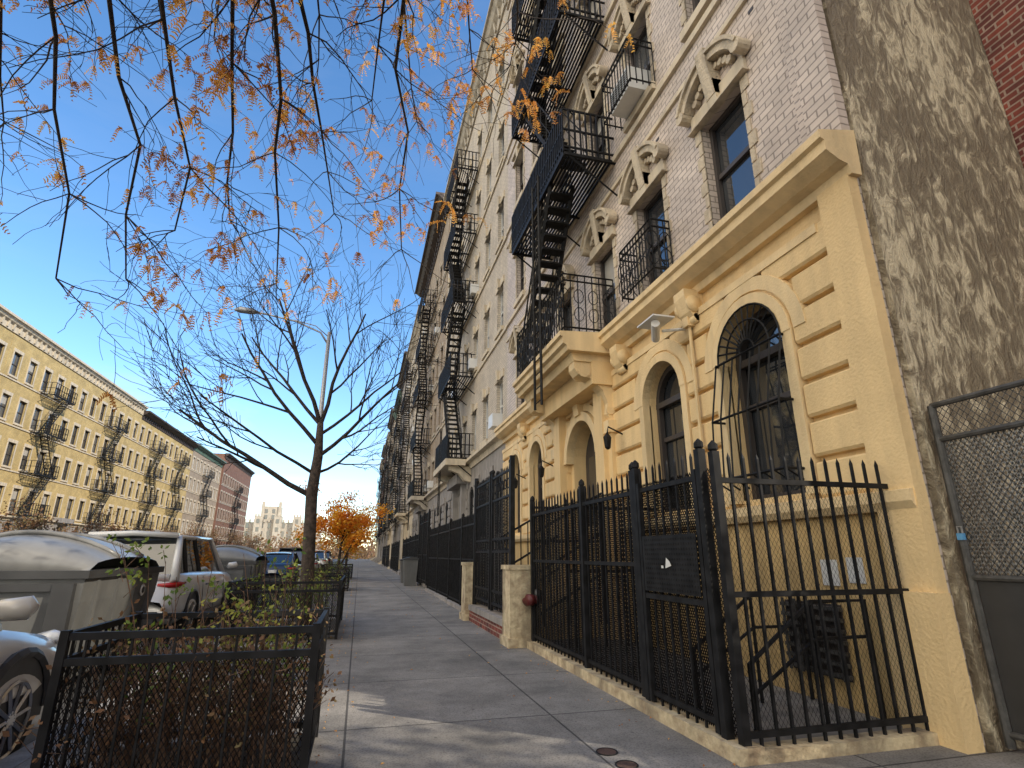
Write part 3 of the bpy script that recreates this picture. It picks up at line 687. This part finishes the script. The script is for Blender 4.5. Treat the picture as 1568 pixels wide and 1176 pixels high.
for y in (8.35,10.5):
    for k in range(10):
        x=2.55+.14*k; zb=.15+.08*k
        g.box(x-.009,x+.009,y-.009,y+.009,zb,zb+1.35)
    for h in (.15,.75,1.35): g.tube([(2.55,y,.15+h),(3.9,y,.9+h)],.02,4)
for yy in (3.75,4.45):
    g.tube([(2.75,yy,.02),(2.75,yy,.45),(3.35,yy,.86),(3.85,yy,.86),(3.85,yy,.02)],.018,5)
    g.tube([(2.75,yy,.25),(3.35,yy,.6),(3.85,yy,.6)],.014,5); g.tube([(3.35,yy,.02),(3.35,yy,.86)],.016,5)
pickets(g,(2.5,8.3),(3.9,8.3),.2,2.0,.1,.008,(1.4,1.9),True)
pickets(g,(2.6,7.0),(3.9,7.0),.1,1.9,.1,.008,(1.0,1.8),True)
O.done()
for (a,b,x) in ((11.65,15.5,2.38),(15.7,20.6,2.42),(24,30,2.5),(31,36,2.6),(40,45,2.6),(46,51,2.7),(55,60,2.7),(62,70,2.7)):
    O=Obj('iron_fence'); pickets(O.p('pickets','iron'),(x,a),(x,b),.06,2.05,.12,.01,(.15,1.1,1.85),True,(0,(b-a)/2,b-a),.035)
    if a<22: mesh_panel(O.p('wire_mesh','ironmesh'),(x+.03,a),(x+.03,b),.1,1.8,.045,.006)
    O.p('kerb','greystone').box(x-.1,x+.12,a,b,-.02,.08)
    O.done()
O=Obj('entrance_gate'); pickets(O.p('leaf','iron'),(2.38,20.7),(2.38,23.9),.2,2.7,.12,.01,(.3,1.2,2.4),True,(0,1.6,3.2),.04); O.done()
O=Obj('chain_link_gate'); g=O.p('frame','darkmetal'); gx=4.12
for y in (3.08,1.5): g.tube([(gx,y,.02),(gx,y,2.28)],.028,8)
for z in (.1,1.05,2.02,2.28): g.tube([(gx,3.08,z),(gx,1.5,z)],.022,8)
mesh_panel(O.p('chain_link','darkmetal'),(gx,1.5),(gx,3.08),1.05,2.28,.048,.003,1.2)
mesh_panel(O.p('privacy_slats','galv'),(gx+.012,1.5),(gx+.012,3.08),1.07,2.0,.036,.006,1.5)
O.p('dark_panel','bindark').box(gx+.005,gx+.015,1.5,3.05,.1,1.04)
lk=O.p('padlock','bluelock'); lk.box(gx-.06,gx-.03,3.03,3.07,1.3,1.345); O.p('shackle','galv').tube([(gx-.045,3.035,1.345),(gx-.045,3.035,1.39),(gx-.045,3.065,1.39),(gx-.045,3.065,1.345)],.006,5)
O.done()
# ------------------------------------------------------------------ tree pits
def pitfence(x0,x1,y0,y1,h=.8,sp=.1):
    O=Obj('tree_pit_fence'); f=O.p('bars','iron')
    C=[(x0,y0),(x1,y0),(x1,y1),(x0,y1),(x0,y0)]
    for i in range(4):
        pickets(f,C[i],C[i+1],.02,h-.02,sp,.006,(.08,h-.12,h),False)
        mesh_panel(O.p('wire_mesh','ironmesh'),C[i],C[i+1],.06,h-.12,.028,.0024)
    for x,y in C[:4]: f.box(x-.02,x+.02,y-.02,y+.02,0,h+.03)
    O.done()
    O=Obj('tree_pit_soil'); O.p('soil','earth').box(x0+.02,x1-.02,y0+.02,y1-.02,-.02,.03); O.done()
pitfence(-1.42,-.2,3.55,4.55); pitfence(-1.8,-.24,9.3,11.9); pitfence(-1.8,-.3,21,23,.7,.14); pitfence(-1.8,-.3,31,33.5,.7,.14)
def shrub(name,x0,x1,y0,y1,n,h,leaf,lf):
    O=Obj(name); s=O.p('stems','bark2'); l=O.p('leaves',leaf)
    for i in range(n):
        x,y=U(x0,x1),U(y0,y1); hh=h*U(.4,1.1); dx,dy=U(-.25,.25),U(-.25,.25)
        pts=[Vector((x+dx*q*q+U(-.01,.01),y+dy*q*q,hh*q)) for q in (0,.35,.7,1)]
        s.tube(pts,[.005,.004,.003,.002],3,False)
        for k in range(4):
            q=U(.3,1); p=pts[0].lerp(pts[3],q); e=p+Vector((U(-.12,.12),U(-.12,.12),U(.02,.15))); s.tube([p,e],.002,3,False)
            for _ in range(int(lf)):
                c=e+Vector((U(-.05,.05),U(-.05,.05),U(-.05,.05))); a=Vector((U(-1,1),U(-1,1),U(-1,1))).normalized(); b=a.orthogonal().normalized()
                z=U(.010,.024); l.quad(c-a*z,c-b*z*.6,c+a*z,c+b*z*.6)
    O.done()
shrub('dry_shrub',-1.35,-.28,3.65,4.45,200,.74,'leafb',3)
shrub('green_weed',-1.25,-.4,3.9,4.5,42,1.15,'leafg',6)
shrub('green_weed',-1.6,-.4,9.4,11.6,90,1.0,'leafg',5)
shrub('green_weed',-1.7,-.4,21.2,22.8,60,1.1,'leafg',5)
# ------------------------------------------------------------------ trees
def grow(mb,p,d,L,r,depth,bias,wig,spread,tips,kids=(3,5),lr=.62,sides=5,rr=.6,rmin=.0022):
    n=6; pts=[p.copy()]; rs=[r]; d=d.normalized(); q=p.copy()
    for i in range(n):
        d=(d+Vector((U(-1,1),U(-1,1),U(-1,1)))*wig+bias).normalized(); q=q+d*(L/n); pts.append(q.copy()); rs.append(max(r*(1-.62*(i+1)/n),rmin))
    mb.tube(pts,rs,sides if depth>1 else 3,False)
    if depth<=0: tips.append((pts[-1],d)); tips.append((pts[3],d)); return
    k=random.randint(*kids)
    for i in range(k):
        t=.25+.75*(i+R())/k; j=min(int(t*n),n-1); pp=pts[j].lerp(pts[j+1],t*n-j)
        dd=(pts[j+1]-pts[j]).normalized(); o=dd.orthogonal().normalized(); o.rotate(Matrix.Rotation(U(0,6.28),3,dd))
        nd=(dd*math.cos(spread)+o*math.sin(spread)*U(.7,1.2))
        grow(mb,pp,nd,L*lr*U(.7,1.15),max(rs[j]*rr,rmin),depth-1,bias,wig,spread,tips,kids,lr,sides,rr,rmin)
    tips.append((pts[-1],d))
O=Obj('bare_street_tree'); tb=O.p('branches','bark',True); tips=[]
O.p('trunk','barktrunk',True).tube([(-.82,10.55,0),(-.83,10.55,.15),(-.82,10.52,.6),(-.86,10.5,1.5),(-.9,10.5,2.25),(-.86,10.5,2.9),(-.88,10.5,3.6)],[.17,.13,.115,.105,.10,.085,.05],12)
T=[((-.9,10.5,2.2),(-.95,.0,.36),2.7,.05),((-.87,10.5,2.9),(.8,-.2,.65),2.1,.04),((-.87,10.5,3.1),(-.75,-.3,.9),2.5,.042),((-.88,10.5,3.5),(.32,.2,1.3),2.5,.042),((-.88,10.5,3.5),(-.35,-.2,1.3),2.7,.045),
((-.88,10.5,3.3),(.9,.4,.9),2.0,.032),((-.88,10.5,2.6),(.7,.5,.35),1.7,.028),((-.88,10.5,3.5),(-.9,.2,.9),2.6,.036),((-.9,10.5,2.6),(-.9,-.5,.6),2.3,.032)]
for p,d,L,r in T: grow(tb,Vector(p),Vector(d),L,r,3,Vector((0,0,.035)),.13,.62,tips,(4,5),.6,rmin=.0042)
O.done()
O=Obj('honey_locust_tree'); tb=O.p('branches','bark',True); lf=O.p('leaves','leaf')
TX,TY=-1.5,-2.2
O.p('trunk','barktrunk',True).tube([(TX,TY,0),(TX,TY,.3),(TX+.03,TY,1.5),(TX,TY,3.2),(TX,TY+.1,4.6)],[.24,.18,.16,.14,.1],10)
def bez(a,b,c,d,n):
    o=[]
    for i in range(n+1):
        t=i/n; o.append(a*(1-t)**3+b*3*t*(1-t)**2+c*3*t*t*(1-t)+d*t**3)
    return o
ends=[(-3.3,4.3,2.9),(-2.9,4.6,3.9),(-2.45,4.6,3.2),(-2.0,4.8,3.3),(-1.65,4.4,3.6),(-1.2,4.9,4.2),(-.9,5.0,3.7),(-.35,5.2,4.5),(.2,5.0,4.2),(-.2,4.3,5.2),(.6,4.4,6.1),(1.25,4.6,6.4),(-1.6,4.2,5.6),(-2.6,4.2,5.2),(-3.4,5.0,5.0),(-.8,4.4,5.6),(.2,5.6,6.3)]
def frond(p,d):
    d=Vector(d).normalized(); s=d.orthogonal().normalized(); s.rotate(Matrix.Rotation(U(0,6.28),3,d)); L=U(.05,.13); n=7; fl=U(.6,1.2)
    for k in range(n):
        c=p+d*L*(k+.5)/n+Vector((0,0,-.01*k*k/n)); w=.020*fl*(1-.3*abs(k-n/2)/n); h=.0056
        for sg in (-1,1): 
            if R()<.12: continue
            e=c+s*sg*w+d*.006+Vector((0,0,U(-.006,.003))); lf.quad(c-d*h,e-d*h*.6,e+d*h,c+d*h)
for i,e in enumerate(ends):
    e=Vector(e); a=Vector((TX,TY+.1,U(3.4,4.6))); hgt=max(6.2,e.z+.9)
    b=Vector((TX+(e.x-TX)*.15,TY+.8,hgt)); c=Vector((TX+(e.x-TX)*U(.4,1.1)+U(-.5,.5),e.y-U(1.2,2.4),hgt+U(-.3,.5)))
    P=bez(a,b,c,e,18)
    off=Vector((0,0,0))
    for k in range(1,19):
        off=off*.72+Vector((U(-1,1),U(-1,1),U(-1,1)))*.095; P[k]+=off
    rs=[.06*(1-k/18)**1.15+.006 for k in range(19)]
    tb.tube(P,rs,6,False)
    tips=[]
    for k in range(6,19):
        for _ in range(2 if k<17 else 3):
            dd=(P[k]-P[k-1]).normalized(); o=dd.orthogonal().normalized(); o.rotate(Matrix.Rotation(U(0,6.28),3,dd))
            grow(tb,P[k],dd*.5+o*.9,U(.45,1.0),max(rs[k]*.5,.006),2 if k%2 else 1,Vector((0,0,-.05)),.25,.75,tips,(2,3),.62,4,.65)
    for p,d in tips:
        dens=noise.noise(p*1.1+Vector((3,7,1)))*1.1+.38
        if R()<dens*(1 if p.x<.3 or p.z>5.5 else .4):
            for _ in range(random.randint(2,6)): frond(p,Vector((U(-1,1),U(-1,1),U(-1.6,.2))))
O.done()
def crown(name,x,y,h,r,leaf,n=3500,trunk=.1,zs=1.0,sz=.05):
    O=Obj(name); tb=O.p('branches','bark',True); l=O.p('leaves',leaf); tips=[]
    grow(tb,Vector((x,y,-.1)),Vector((0,0,1)),h*.55,trunk,3,Vector((0,0,.04)),.06,.6,tips,(3,5),.55)
    cl=[Vector((x+random.gauss(0,r*.45),y+random.gauss(0,r*.45),h*.62+random.gauss(0,h*.16)*zs)) for _ in range(26)]+[t[0] for t in tips[::6]]
    for i in range(n):
        c=random.choice(cl); q=c+Vector((random.gauss(0,1),random.gauss(0,1),random.gauss(0,.8)))*r*.14
        a=Vector((U(-1,1),U(-1,1),U(-1,1))).normalized(); b=a.orthogonal().normalized(); l.quad(q-a*sz,q-b*sz*.6,q+a*sz,q+b*sz*.6)
    O.done()
crown('autumn_street_tree',-.9,29,4.6,1.7,'leafy',6000,sz=.07)
crown('autumn_street_tree',-.9,44,4.6,1.5,'leafb',3000)
crown('autumn_street_tree',-1.2,60,5,1.8,'leafy',2500,sz=.08)
crown('unseen_dapple_tree',9.0,-2.3,9.0,2.0,'leafb',2400,.12,1,.07)  # added out of view to break the sun on the sidewalk into dapples
for x,y,h in ((-20.5,42,4.5),(-20,50,4),(-20.5,58,4.6),(-20,66,4.5),(-20.3,78,5.5),(-20,90,5.5),(-20,104,6),(-20,120,6)): crown('brown_street_tree',x,y,h,2.2,'leafb',1200,.1,1,.09)
O=Obj('distant_trees'); l=O.p('leaves','leafb')
for i in range(7000):
    x=U(-70,10); y=U(190,240); z=abs(random.gauss(0,3.0))*(0.6+.6*noise.noise(Vector((x*.1,y*.1,0)))+.3)
    a=Vector((U(-1,1),U(-1,1),U(-1,1))).normalized(); b=a.orthogonal().normalized(); q=Vector((x,y,z)); l.quad(q-a*.5,q-b*.4,q+a*.5,q+b*.4)
O.done()
O=Obj('street_lamp'); g=O.p('pole','galv',True); x,y=-1.7,20
g.tube([(x,y,0),(x,y,.5),(x,y,.55),(x,y,4.5),(x,y,9.1)],[.16,.15,.11,.09,.065],10)
g.tube([(x,y,8.6),(x-.3,y,9.05),(x-1.2,y,9.4),(x-2.6,y,9.62)],.035,6); g.tube([(x,y,8.9),(x-.5,y,9.3),(x-1.3,y,9.45)],.02,5)
h_=O.p('lamp_head','galv',True); h_.tube([(x-2.5,y,9.6),(x-2.7,y,9.62),(x-3.1,y,9.64),(x-3.3,y,9.62)],[.04,.12,.13,.04],8)
O.done()
# ------------------------------------------------------------------ bins
def bin_(x0,x1,y0,y1):
    O=Obj('waste_container'); b=O.p('body','bingrey'); l=O.p('lid','binlid',True); d=O.p('dark_parts','bindark')
    zb=-.0; zr=.98; W=x1-x0; 
    V=[]
    for z,ins in ((zb,.12),(zb+.35,.07),(.75,.01),(zr,.0)):
        V+=[(x0+ins,y0+ins,z),(x1-ins,y0+ins,z),(x1-ins,y1-ins,z),(x0+ins,y1-ins,z)]
    fs=[(0,3,2,1)]
    for k in range(3):
        for j in range(4): fs.append((k*4+j,k*4+(j+1)%4,k*4+4+(j+1)%4,k*4+4+j))
    b.add(V,fs)
    d.box(x0-.04,x1+.04,y0-.04,y1+.04,zr-.005,zr+.07)
    n=13; m=16; V=[]; 
    for i in range(n):
        t=i/(n-1); e=math.sin(math.pi*t)**.38 if 0<t<1 else 0
        y=y0+(y1-y0)*t
        for j in range(m):
            s_=j/(m-1); x=x0+W*s_
            prof=math.sin(math.pi*min(1,max(0,.06+.88*s_)))**.55*(1.0-.28*s_)
            yy=y0+(y1-y0)*(.5+(t-.5)*(1-.12*prof))
            V.append((x,yy,zr+.065+.46*prof*max(e,.0)))
    fs=[(i*m+j,i*m+j+1,(i+1)*m+j+1,(i+1)*m+j) for i in range(n-1) for j in range(m-1)]
    fs+=[tuple(range(m)),tuple(range((n-1)*m,n*m))]
    l.add(V,fs)
    for yy in (y0+(y1-y0)*.33,y0+(y1-y0)*.66): O.p('lid_ribs','binlid',True).tube([(x0+W*s_,yy,zr+.07+.45*math.sin(math.pi*(.06+.88*s_))**.55*(1-.28*s_)) for s_ in [k/10 for k in range(1,11)]],.03,6)
    for xx in (x0+.45*W,x0+.9*W): d.box(xx-.09,xx+.09,y0-.06,y0+.02,.5,.93); 
    d.box(x0+.5*W,x0+.85*W,y0-.045,y0+.02,.86,.93)
    for k in range(4):
        yy=y0+.3+(y1-y0-.6)*k/3; b.box(x1-.06,x1+.015,yy-.03,yy+.03,.12,zr-.03)
    lab=O.p('label','paper'); yy=y1-.55; lab.tube([(x1+.0,yy,.78),(x1+.012,yy,.78)],.07,16); O.p('label_mark','bindark').tube([(x1+.011,yy,.78),(x1+.017,yy,.78)],.04,12)
    for xx in (x0+.2,x1-.2):
        for yy in (y0+.25,y1-.25): O.p('wheels','rubber').tube([(xx-.04,yy,-.04),(xx+.04,yy,-.04)],.09,12)
    O.done()
bin_(-4.15,-2.62,6.7,8.9); bin_(-4.15,-2.62,16.3,18.5)
# ------------------------------------------------------------------ cars
def car(name,cx,y0,L,h,kind,paintm,W=1.84):
    O=Obj(name); zr=-.13
    def T(l,s,z): return (cx+(s if h>0 else -s), y0+l if h>0 else y0+L-l, z+zr)
    if kind=='suv':
        top=[(0,.62),(.015,.95),(.05,1.04),(.2,1.06),(.5,1.04),(.7,1.02),(.78,1.0),(.9,.93),(.965,.82),(1,.55)]; roofz=1.68; cb=(.02,.78); cr=(.10,.56); wb=.86; wr=.66
    else:
        top=[(0,.55),(.02,.88),(.06,.96),(.17,.98),(.5,.95),(.7,.93),(.78,.90),(.9,.80),(.965,.7),(1,.5)]; roofz=1.44; cb=(.10,.78); cr=(.27,.55); wb=.84; wr=.60
    hw=W/2
    def topz(t):
        for (a,za),(b,zb) in zip(top,top[1:]):
            if a<=t<=b: return za+(zb-za)*(t-a)/(b-a)
    st=[0,.012,.035,.07,.12,.2,.3,.4,.5,.6,.7,.8,.88,.93,.965,.988,1]
    body=O.p('body',paintm,True); V=[]
    for t in st:
        e=min(t,1-t); k=min(1,e/.09); f=hw*(.80+.20*math.sqrt(k)); zt=topz(t); zb=.24+.12*(1-min(1,e/.05))
        ring=[(-f*.86,zb),(-f*.97,zb+.08),(-f,.48),(-f*.99,.62),(-f*.965,zt-.14 if zt>.8 else zt-.1),(-f*.90,zt-.03),(-f*.55,zt+.015),(f*.55,zt+.015),(f*.90,zt-.03),(f*.965,zt-.14 if zt>.8 else zt-.1),(f*.99,.62),(f,.48),(f*.97,zb+.08),(f*.86,zb)]
        m=len(ring)
        V+=[T(t*L,s,z) for s,z in ring]
    fs=[(i*m+j,i*m+(j+1)%m,(i+1)*m+(j+1)%m,(i+1)*m+j) for i in range(len(st)-1) for j in range(m)]
    fs+=[tuple(range(m)),tuple(range((len(st)-1)*m,len(st)*m))]
    body.add(V,fs)
    g=O.p('windows','carglass',False)
    B=[(cb[0]*L,wb*hw),(cb[1]*L,wb*hw*.96)]; Tt=[(cr[0]*L,wr*hw*1.1),(cr[1]*L,wr*hw*1.1)]
    zbr=topz(max(cb[0],.02))-.05; zbf=topz(cb[1])-.05
    b_=[T(B[0][0],-B[0][1],zbr),T(B[1][0],-B[1][1],zbf),T(B[1][0],B[1][1],zbf),T(B[0][0],B[0][1],zbr)]
    t_=[T(Tt[0][0],-Tt[0][1],roofz-.05),T(Tt[1][0],-Tt[1][1],roofz-.05),T(Tt[1][0],Tt[1][1],roofz-.05),T(Tt[0][0],Tt[0][1],roofz-.05)]
    g.add(b_+t_,[(0,1,5,4),(1,2,6,5),(2,3,7,6),(3,0,4,7)])
    rf=O.p('roof',paintm,True); n=8; V=[]
    for i in range(n+1):
        t=i/n; l=Tt[0][0]-.06+(Tt[1][0]-Tt[0][0]+.12)*t
        for j in range(n+1):
            s_=-1+2*j/n; V.append(T(l,s_*(Tt[0][1]+.03)*(1-.05*abs(2*t-1)),roofz-.06+.07*(1-abs(s_)**3)*(1-abs(2*t-1)**4*.6)))
    rf.add(V,[(i*(n+1)+j,i*(n+1)+j+1,(i+1)*(n+1)+j+1,(i+1)*(n+1)+j) for i in range(n) for j in range(n)])
    pl=O.p('pillars',paintm,True)
    for k in range(4): pl.tube([b_[k],t_[k]],[.075,.05],6)
    if kind=='suv':
        pl.tube([T(Tt[0][0]-.1,-Tt[0][1],roofz-.03),T(Tt[0][0]-.14,0,roofz+.0),T(Tt[0][0]-.1,Tt[0][1],roofz-.03)],.05,6)
        pl.tube([T(B[0][0]+.03,-B[0][1]*.9,zbr+.06),T(B[0][0]-.0,0,zbr+.05),T(B[0][0]+.03,B[0][1]*.9,zbr+.06)],.06,6)
    for a,b in ((0,1),(3,2)):
        pl.tube([t_[a],t_[b]],.04,6)
        for q,qq in ((.47,.42),(.2,.1)):
            p0=Vector(b_[a]).lerp(Vector(b_[b]),q); p1=Vector(t_[a]).lerp(Vector(t_[b]),qq); O.p('door_pillars','plastic').tube([p0,p1],.035,4)
    pla=O.p('black_trim','plastic'); rim=O.p('rims','rim')
    for l in (.19*L,.80*L):
        for s_ in (-1,1):
            x=s_*hw
            O.p('tyres','rubber',True).tube([T(l,x-s_*.22,.335),T(l,x-s_*.01,.335)],.335,24)
            pla.tube([T(l,x-s_*.05,.335),T(l,x-s_*.004,.335)],.225,20)
            rim.tube([T(l+.215*math.cos(k*math.pi/12),x+s_*.0,.335+.215*math.sin(k*math.pi/12)) for k in range(25)],.014,5,False)
            rim.tube([T(l,x-s_*.02,.335),T(l,x+s_*.012,.335)],.05,12)
            for k in range(10):
                a=k*2*math.pi/10+.1; rim.tube([T(l+.03*math.cos(a),x+s_*.003,.335+.03*math.sin(a)),T(l+.21*math.cos(a),x+s_*.003,.335+.21*math.sin(a))],.013,4)
            ar=[T(l+.39*math.cos(t),x+s_*.0,.335+.39*math.sin(t)) for t in [math.pi*k/12 for k in range(13)]]; pla.tube(ar,.03,5)
            arc=[T(l,x-s_*.03,.3)]+[T(l+.385*math.cos(t),x+s_*.003,.335+.385*math.sin(t)) for t in [-.15+(math.pi+.3)*k/14 for k in range(15)]]
            pla.add(arc,[(0,i,i+1) for i in range(1,15)])
    for s_ in (-1,1): 
        pla.tube([T(.27*L,s_*hw*.985,.27),T(.72*L,s_*hw*.985,.27)],.05,6)
        for q in (.33,.53,.70): pla.tube([T(q*L,s_*hw*.995,.32),T(q*L,s_*hw*1.0,.6),T(q*L,s_*hw*.955,topz(q)-.1)],.006,3)
        for q in (.37,.56): pla.tube([T(q*L,s_*hw*.99,.8),T(q*L+.16,s_*hw*.99,.8)],.014,4)
        mr=O.p('mirrors',paintm,True); mr.tube([T(.70*L,s_*(hw+.02),topz(.7)+.05),T(.70*L-.02,s_*(hw+.06),topz(.7)+.09),T(.70*L-.0,s_*(hw+.18),topz(.7)+.10),T(.70*L+.02,s_*(hw+.20),topz(.7)+.09)],[.03,.065,.07,.03],10)
        zt=topz(.02)
        O.p('tail_lamps','redlamp',True).tube([T(.0*L+.05,s_*hw*.62,zt-.10),T(.01*L+.01,s_*hw*.80,zt-.11),T(.03*L+.03,s_*hw*.92,zt-.1),T(.06*L+.06,s_*hw*.975,zt-.08)],[.02,.04,.05,.02],8)
        O.p('head_lamps','lampglass',True).tube([T(.975*L,s_*hw*.6,.70),T(.965*L,s_*hw*.8,.72),T(.93*L,s_*hw*.93,.74)],[.03,.06,.03],8)
    pla.fb(lambda u,v,w:T(w,u,v),-hw*.7,hw*.7,.28,.46,-.02,.1); pla.fb(lambda u,v,w:T(w,u,v),-hw*.6,hw*.6,.30,.5,L-.12,L+.012)
    O.p('licence_plate','paper').fb(lambda u,v,w:T(w,u,v),-.16,.16,.60,.72,-.035,.1)
    O.done()
car('parked_suv',-3.7,10.6,4.6,1,'suv','pwhite')
car('parked_car',-2.97,.85,4.7,1,'sedan','pwhite2')
car('parked_car',-3.5,26.3,4.6,1,'sedan','pblue')
car('parked_suv',-3.5,33,4.8,1,'suv','pblack')
car('parked_car',-3.5,40,4.6,1,'sedan','psilver')
car('parked_suv',-6.6,19,4.7,1,'suv','psilver')
car('parked_car',-19.8,24,4.6,-1,'sedan','pblue')
car('parked_suv',-19.8,30,4.6,-1,'suv','pwhite')
car('parked_car',-19.8,36,4.6,-1,'sedan','psilver')
car('parked_suv',-19.8,42.5,4.6,-1,'suv','pwhite')
car('parked_car',-19.8,52,4.6,-1,'sedan','pblack')
car('parked_suv',-3.5,50,4.7,1,'suv','pwhite')
car('parked_suv',-3.5,58,4.7,1,'suv','pblue')
for x,y,w_,h_ in ((2.05,24,.5,1.0),(2.1,26.5,.5,.95)):
    O=Obj('trash_can'); b=O.p('body','bingrey'); 
    b.add([(x-.2,y-.25,0),(x+.25,y-.25,0),(x+.25,y+.25,0),(x-.2,y+.25,0),(x-.27,y-.3,h_),(x+.3,y-.3,h_),(x+.3,y+.3,h_),(x-.27,y+.3,h_)],[(0,3,2,1),(4,5,6,7),(0,1,5,4),(1,2,6,5),(2,3,7,6),(3,0,4,7)])
    O.p('lid','bindark').prism(lambda u,v,w:(x-w,u,v),[(-.33,h_),(.3,h_),(.3,h_+.05),(.0,h_+.12),(-.33,h_+.08)],y-.33,y+.33); O.done()
# ------------------------------------------------------------------ world + sun
w=bpy.data.worlds.new("World"); scene.world=w; w.use_nodes=True; nt=w.node_tree; bg=nt.nodes['Background']
sky=N(nt,'ShaderNodeTexSky',sky_type='NISHITA'); sky.sun_disc=False
EL,AZ=math.radians(34),math.radians(129)
sky.sun_elevation=EL; sky.sun_rotation=AZ; sky.air_density=1.0; sky.dust_density=.15; sky.ozone_density=2.0
hs=N(nt,'ShaderNodeHueSaturation'); hs.inputs['Saturation'].default_value=1.2; hs.inputs['Value'].default_value=2.3; nt.links.new(sky.outputs[0],hs.inputs['Color'])
tc=N(nt,'ShaderNodeTexCoord'); mp=N(nt,'ShaderNodeMapping'); mp.inputs['Scale'].default_value=(1,1,4.5)
nt.links.new(tc.outputs['Generated'],mp.inputs['Vector'])
n=N(nt,'ShaderNodeTexNoise'); n.inputs['Scale'].default_value=2.6; n.inputs['Detail'].default_value=6; n.inputs['Roughness'].default_value=.6; n.inputs['Distortion'].default_value=.4
nt.links.new(mp.outputs[0],n.inputs['Vector'])
r=N(nt,'ShaderNodeValToRGB'); r.color_ramp.elements[0].position=.49; r.color_ramp.elements[1].position=.70
nt.links.new(n.outputs['Fac'],r.inputs['Fac'])
sx=N(nt,'ShaderNodeSeparateXYZ'); nt.links.new(tc.outputs['Generated'],sx.inputs[0])
mr=N(nt,'ShaderNodeMapRange'); mr.inputs['From Min'].default_value=.08; mr.inputs['From Max'].default_value=.36; mr.inputs['To Min'].default_value=1; mr.inputs['To Max'].default_value=.06
nt.links.new(sx.outputs['Z'],mr.inputs['Value'])
mm=N(nt,'ShaderNodeMath',operation='MULTIPLY'); nt.links.new(r.outputs['Color'],mm.inputs[0]); nt.links.new(mr.outputs[0],mm.inputs[1])
mx=N(nt,'ShaderNodeMixRGB'); mx.inputs['Color2'].default_value=(6.4,6.6,7.0,1)
nt.links.new(mm.outputs[0],mx.inputs['Fac']); nt.links.new(hs.outputs[0],mx.inputs['Color1'])
# added cloud-like fill glow in the unseen sky left and behind, lighting facades
dt=N(nt,'ShaderNodeVectorMath',operation='DOT_PRODUCT'); dt.inputs[1].default_value=(-.85,-.52,0); nt.links.new(tc.outputs['Generated'],dt.inputs[0])
m3=N(nt,'ShaderNodeMapRange'); m3.interpolation_type='SMOOTHSTEP'; m3.inputs['From Min'].default_value=.12; m3.inputs['From Max'].default_value=.5; nt.links.new(dt.outputs['Value'],m3.inputs['Value'])
n2=N(nt,'ShaderNodeTexNoise'); n2.inputs['Scale'].default_value=3.0; n2.inputs['Detail'].default_value=5; nt.links.new(tc.outputs['Generated'],n2.inputs['Vector'])
r4=N(nt,'ShaderNodeValToRGB'); r4.color_ramp.elements[0].position=.38; r4.color_ramp.elements[1].position=.55; nt.links.new(n2.outputs['Fac'],r4.inputs['Fac'])
m4=N(nt,'ShaderNodeMath',operation='MULTIPLY'); nt.links.new(r4.outputs['Color'],m4.inputs[0]); nt.links.new(m3.outputs[0],m4.inputs[1])
mx2=N(nt,'ShaderNodeMixRGB'); mx2.inputs['Color2'].default_value=(23,20,15.5,1)
nt.links.new(m4.outputs[0],mx2.inputs['Fac']); nt.links.new(mx.outputs[0],mx2.inputs['Color1'])
nt.links.new(mx2.outputs[0],bg.inputs['Color']); bg.inputs['Strength'].default_value=.13
sd=bpy.data.lights.new('Sun','SUN'); sd.energy=4.8; sd.angle=math.radians(.5); sd.color=(1,.90,.74)
so=bpy.data.objects.new('sun',sd); scene.collection.objects.link(so)
D=Vector((math.sin(AZ)*math.cos(EL),math.cos(AZ)*math.cos(EL),math.sin(EL)))
so.rotation_euler=D.to_track_quat('Z','Y').to_euler(); so.location=(20,-20,40)
# ------------------------------------------------------------------ camera
cd=bpy.data.cameras.new('Camera'); cd.sensor_width=36; cd.lens=840/1568*36; cd.clip_start=.05; cd.clip_end=3000
co=bpy.data.objects.new('Camera',cd); scene.collection.objects.link(co); co.location=(0,0,1.2)
co.rotation_euler=(math.radians(90+17.3),0,math.radians(-14.9))
scene.camera=co
scene.view_settings.view_transform='Standard'; scene.view_settings.look='None'; scene.view_settings.exposure=0
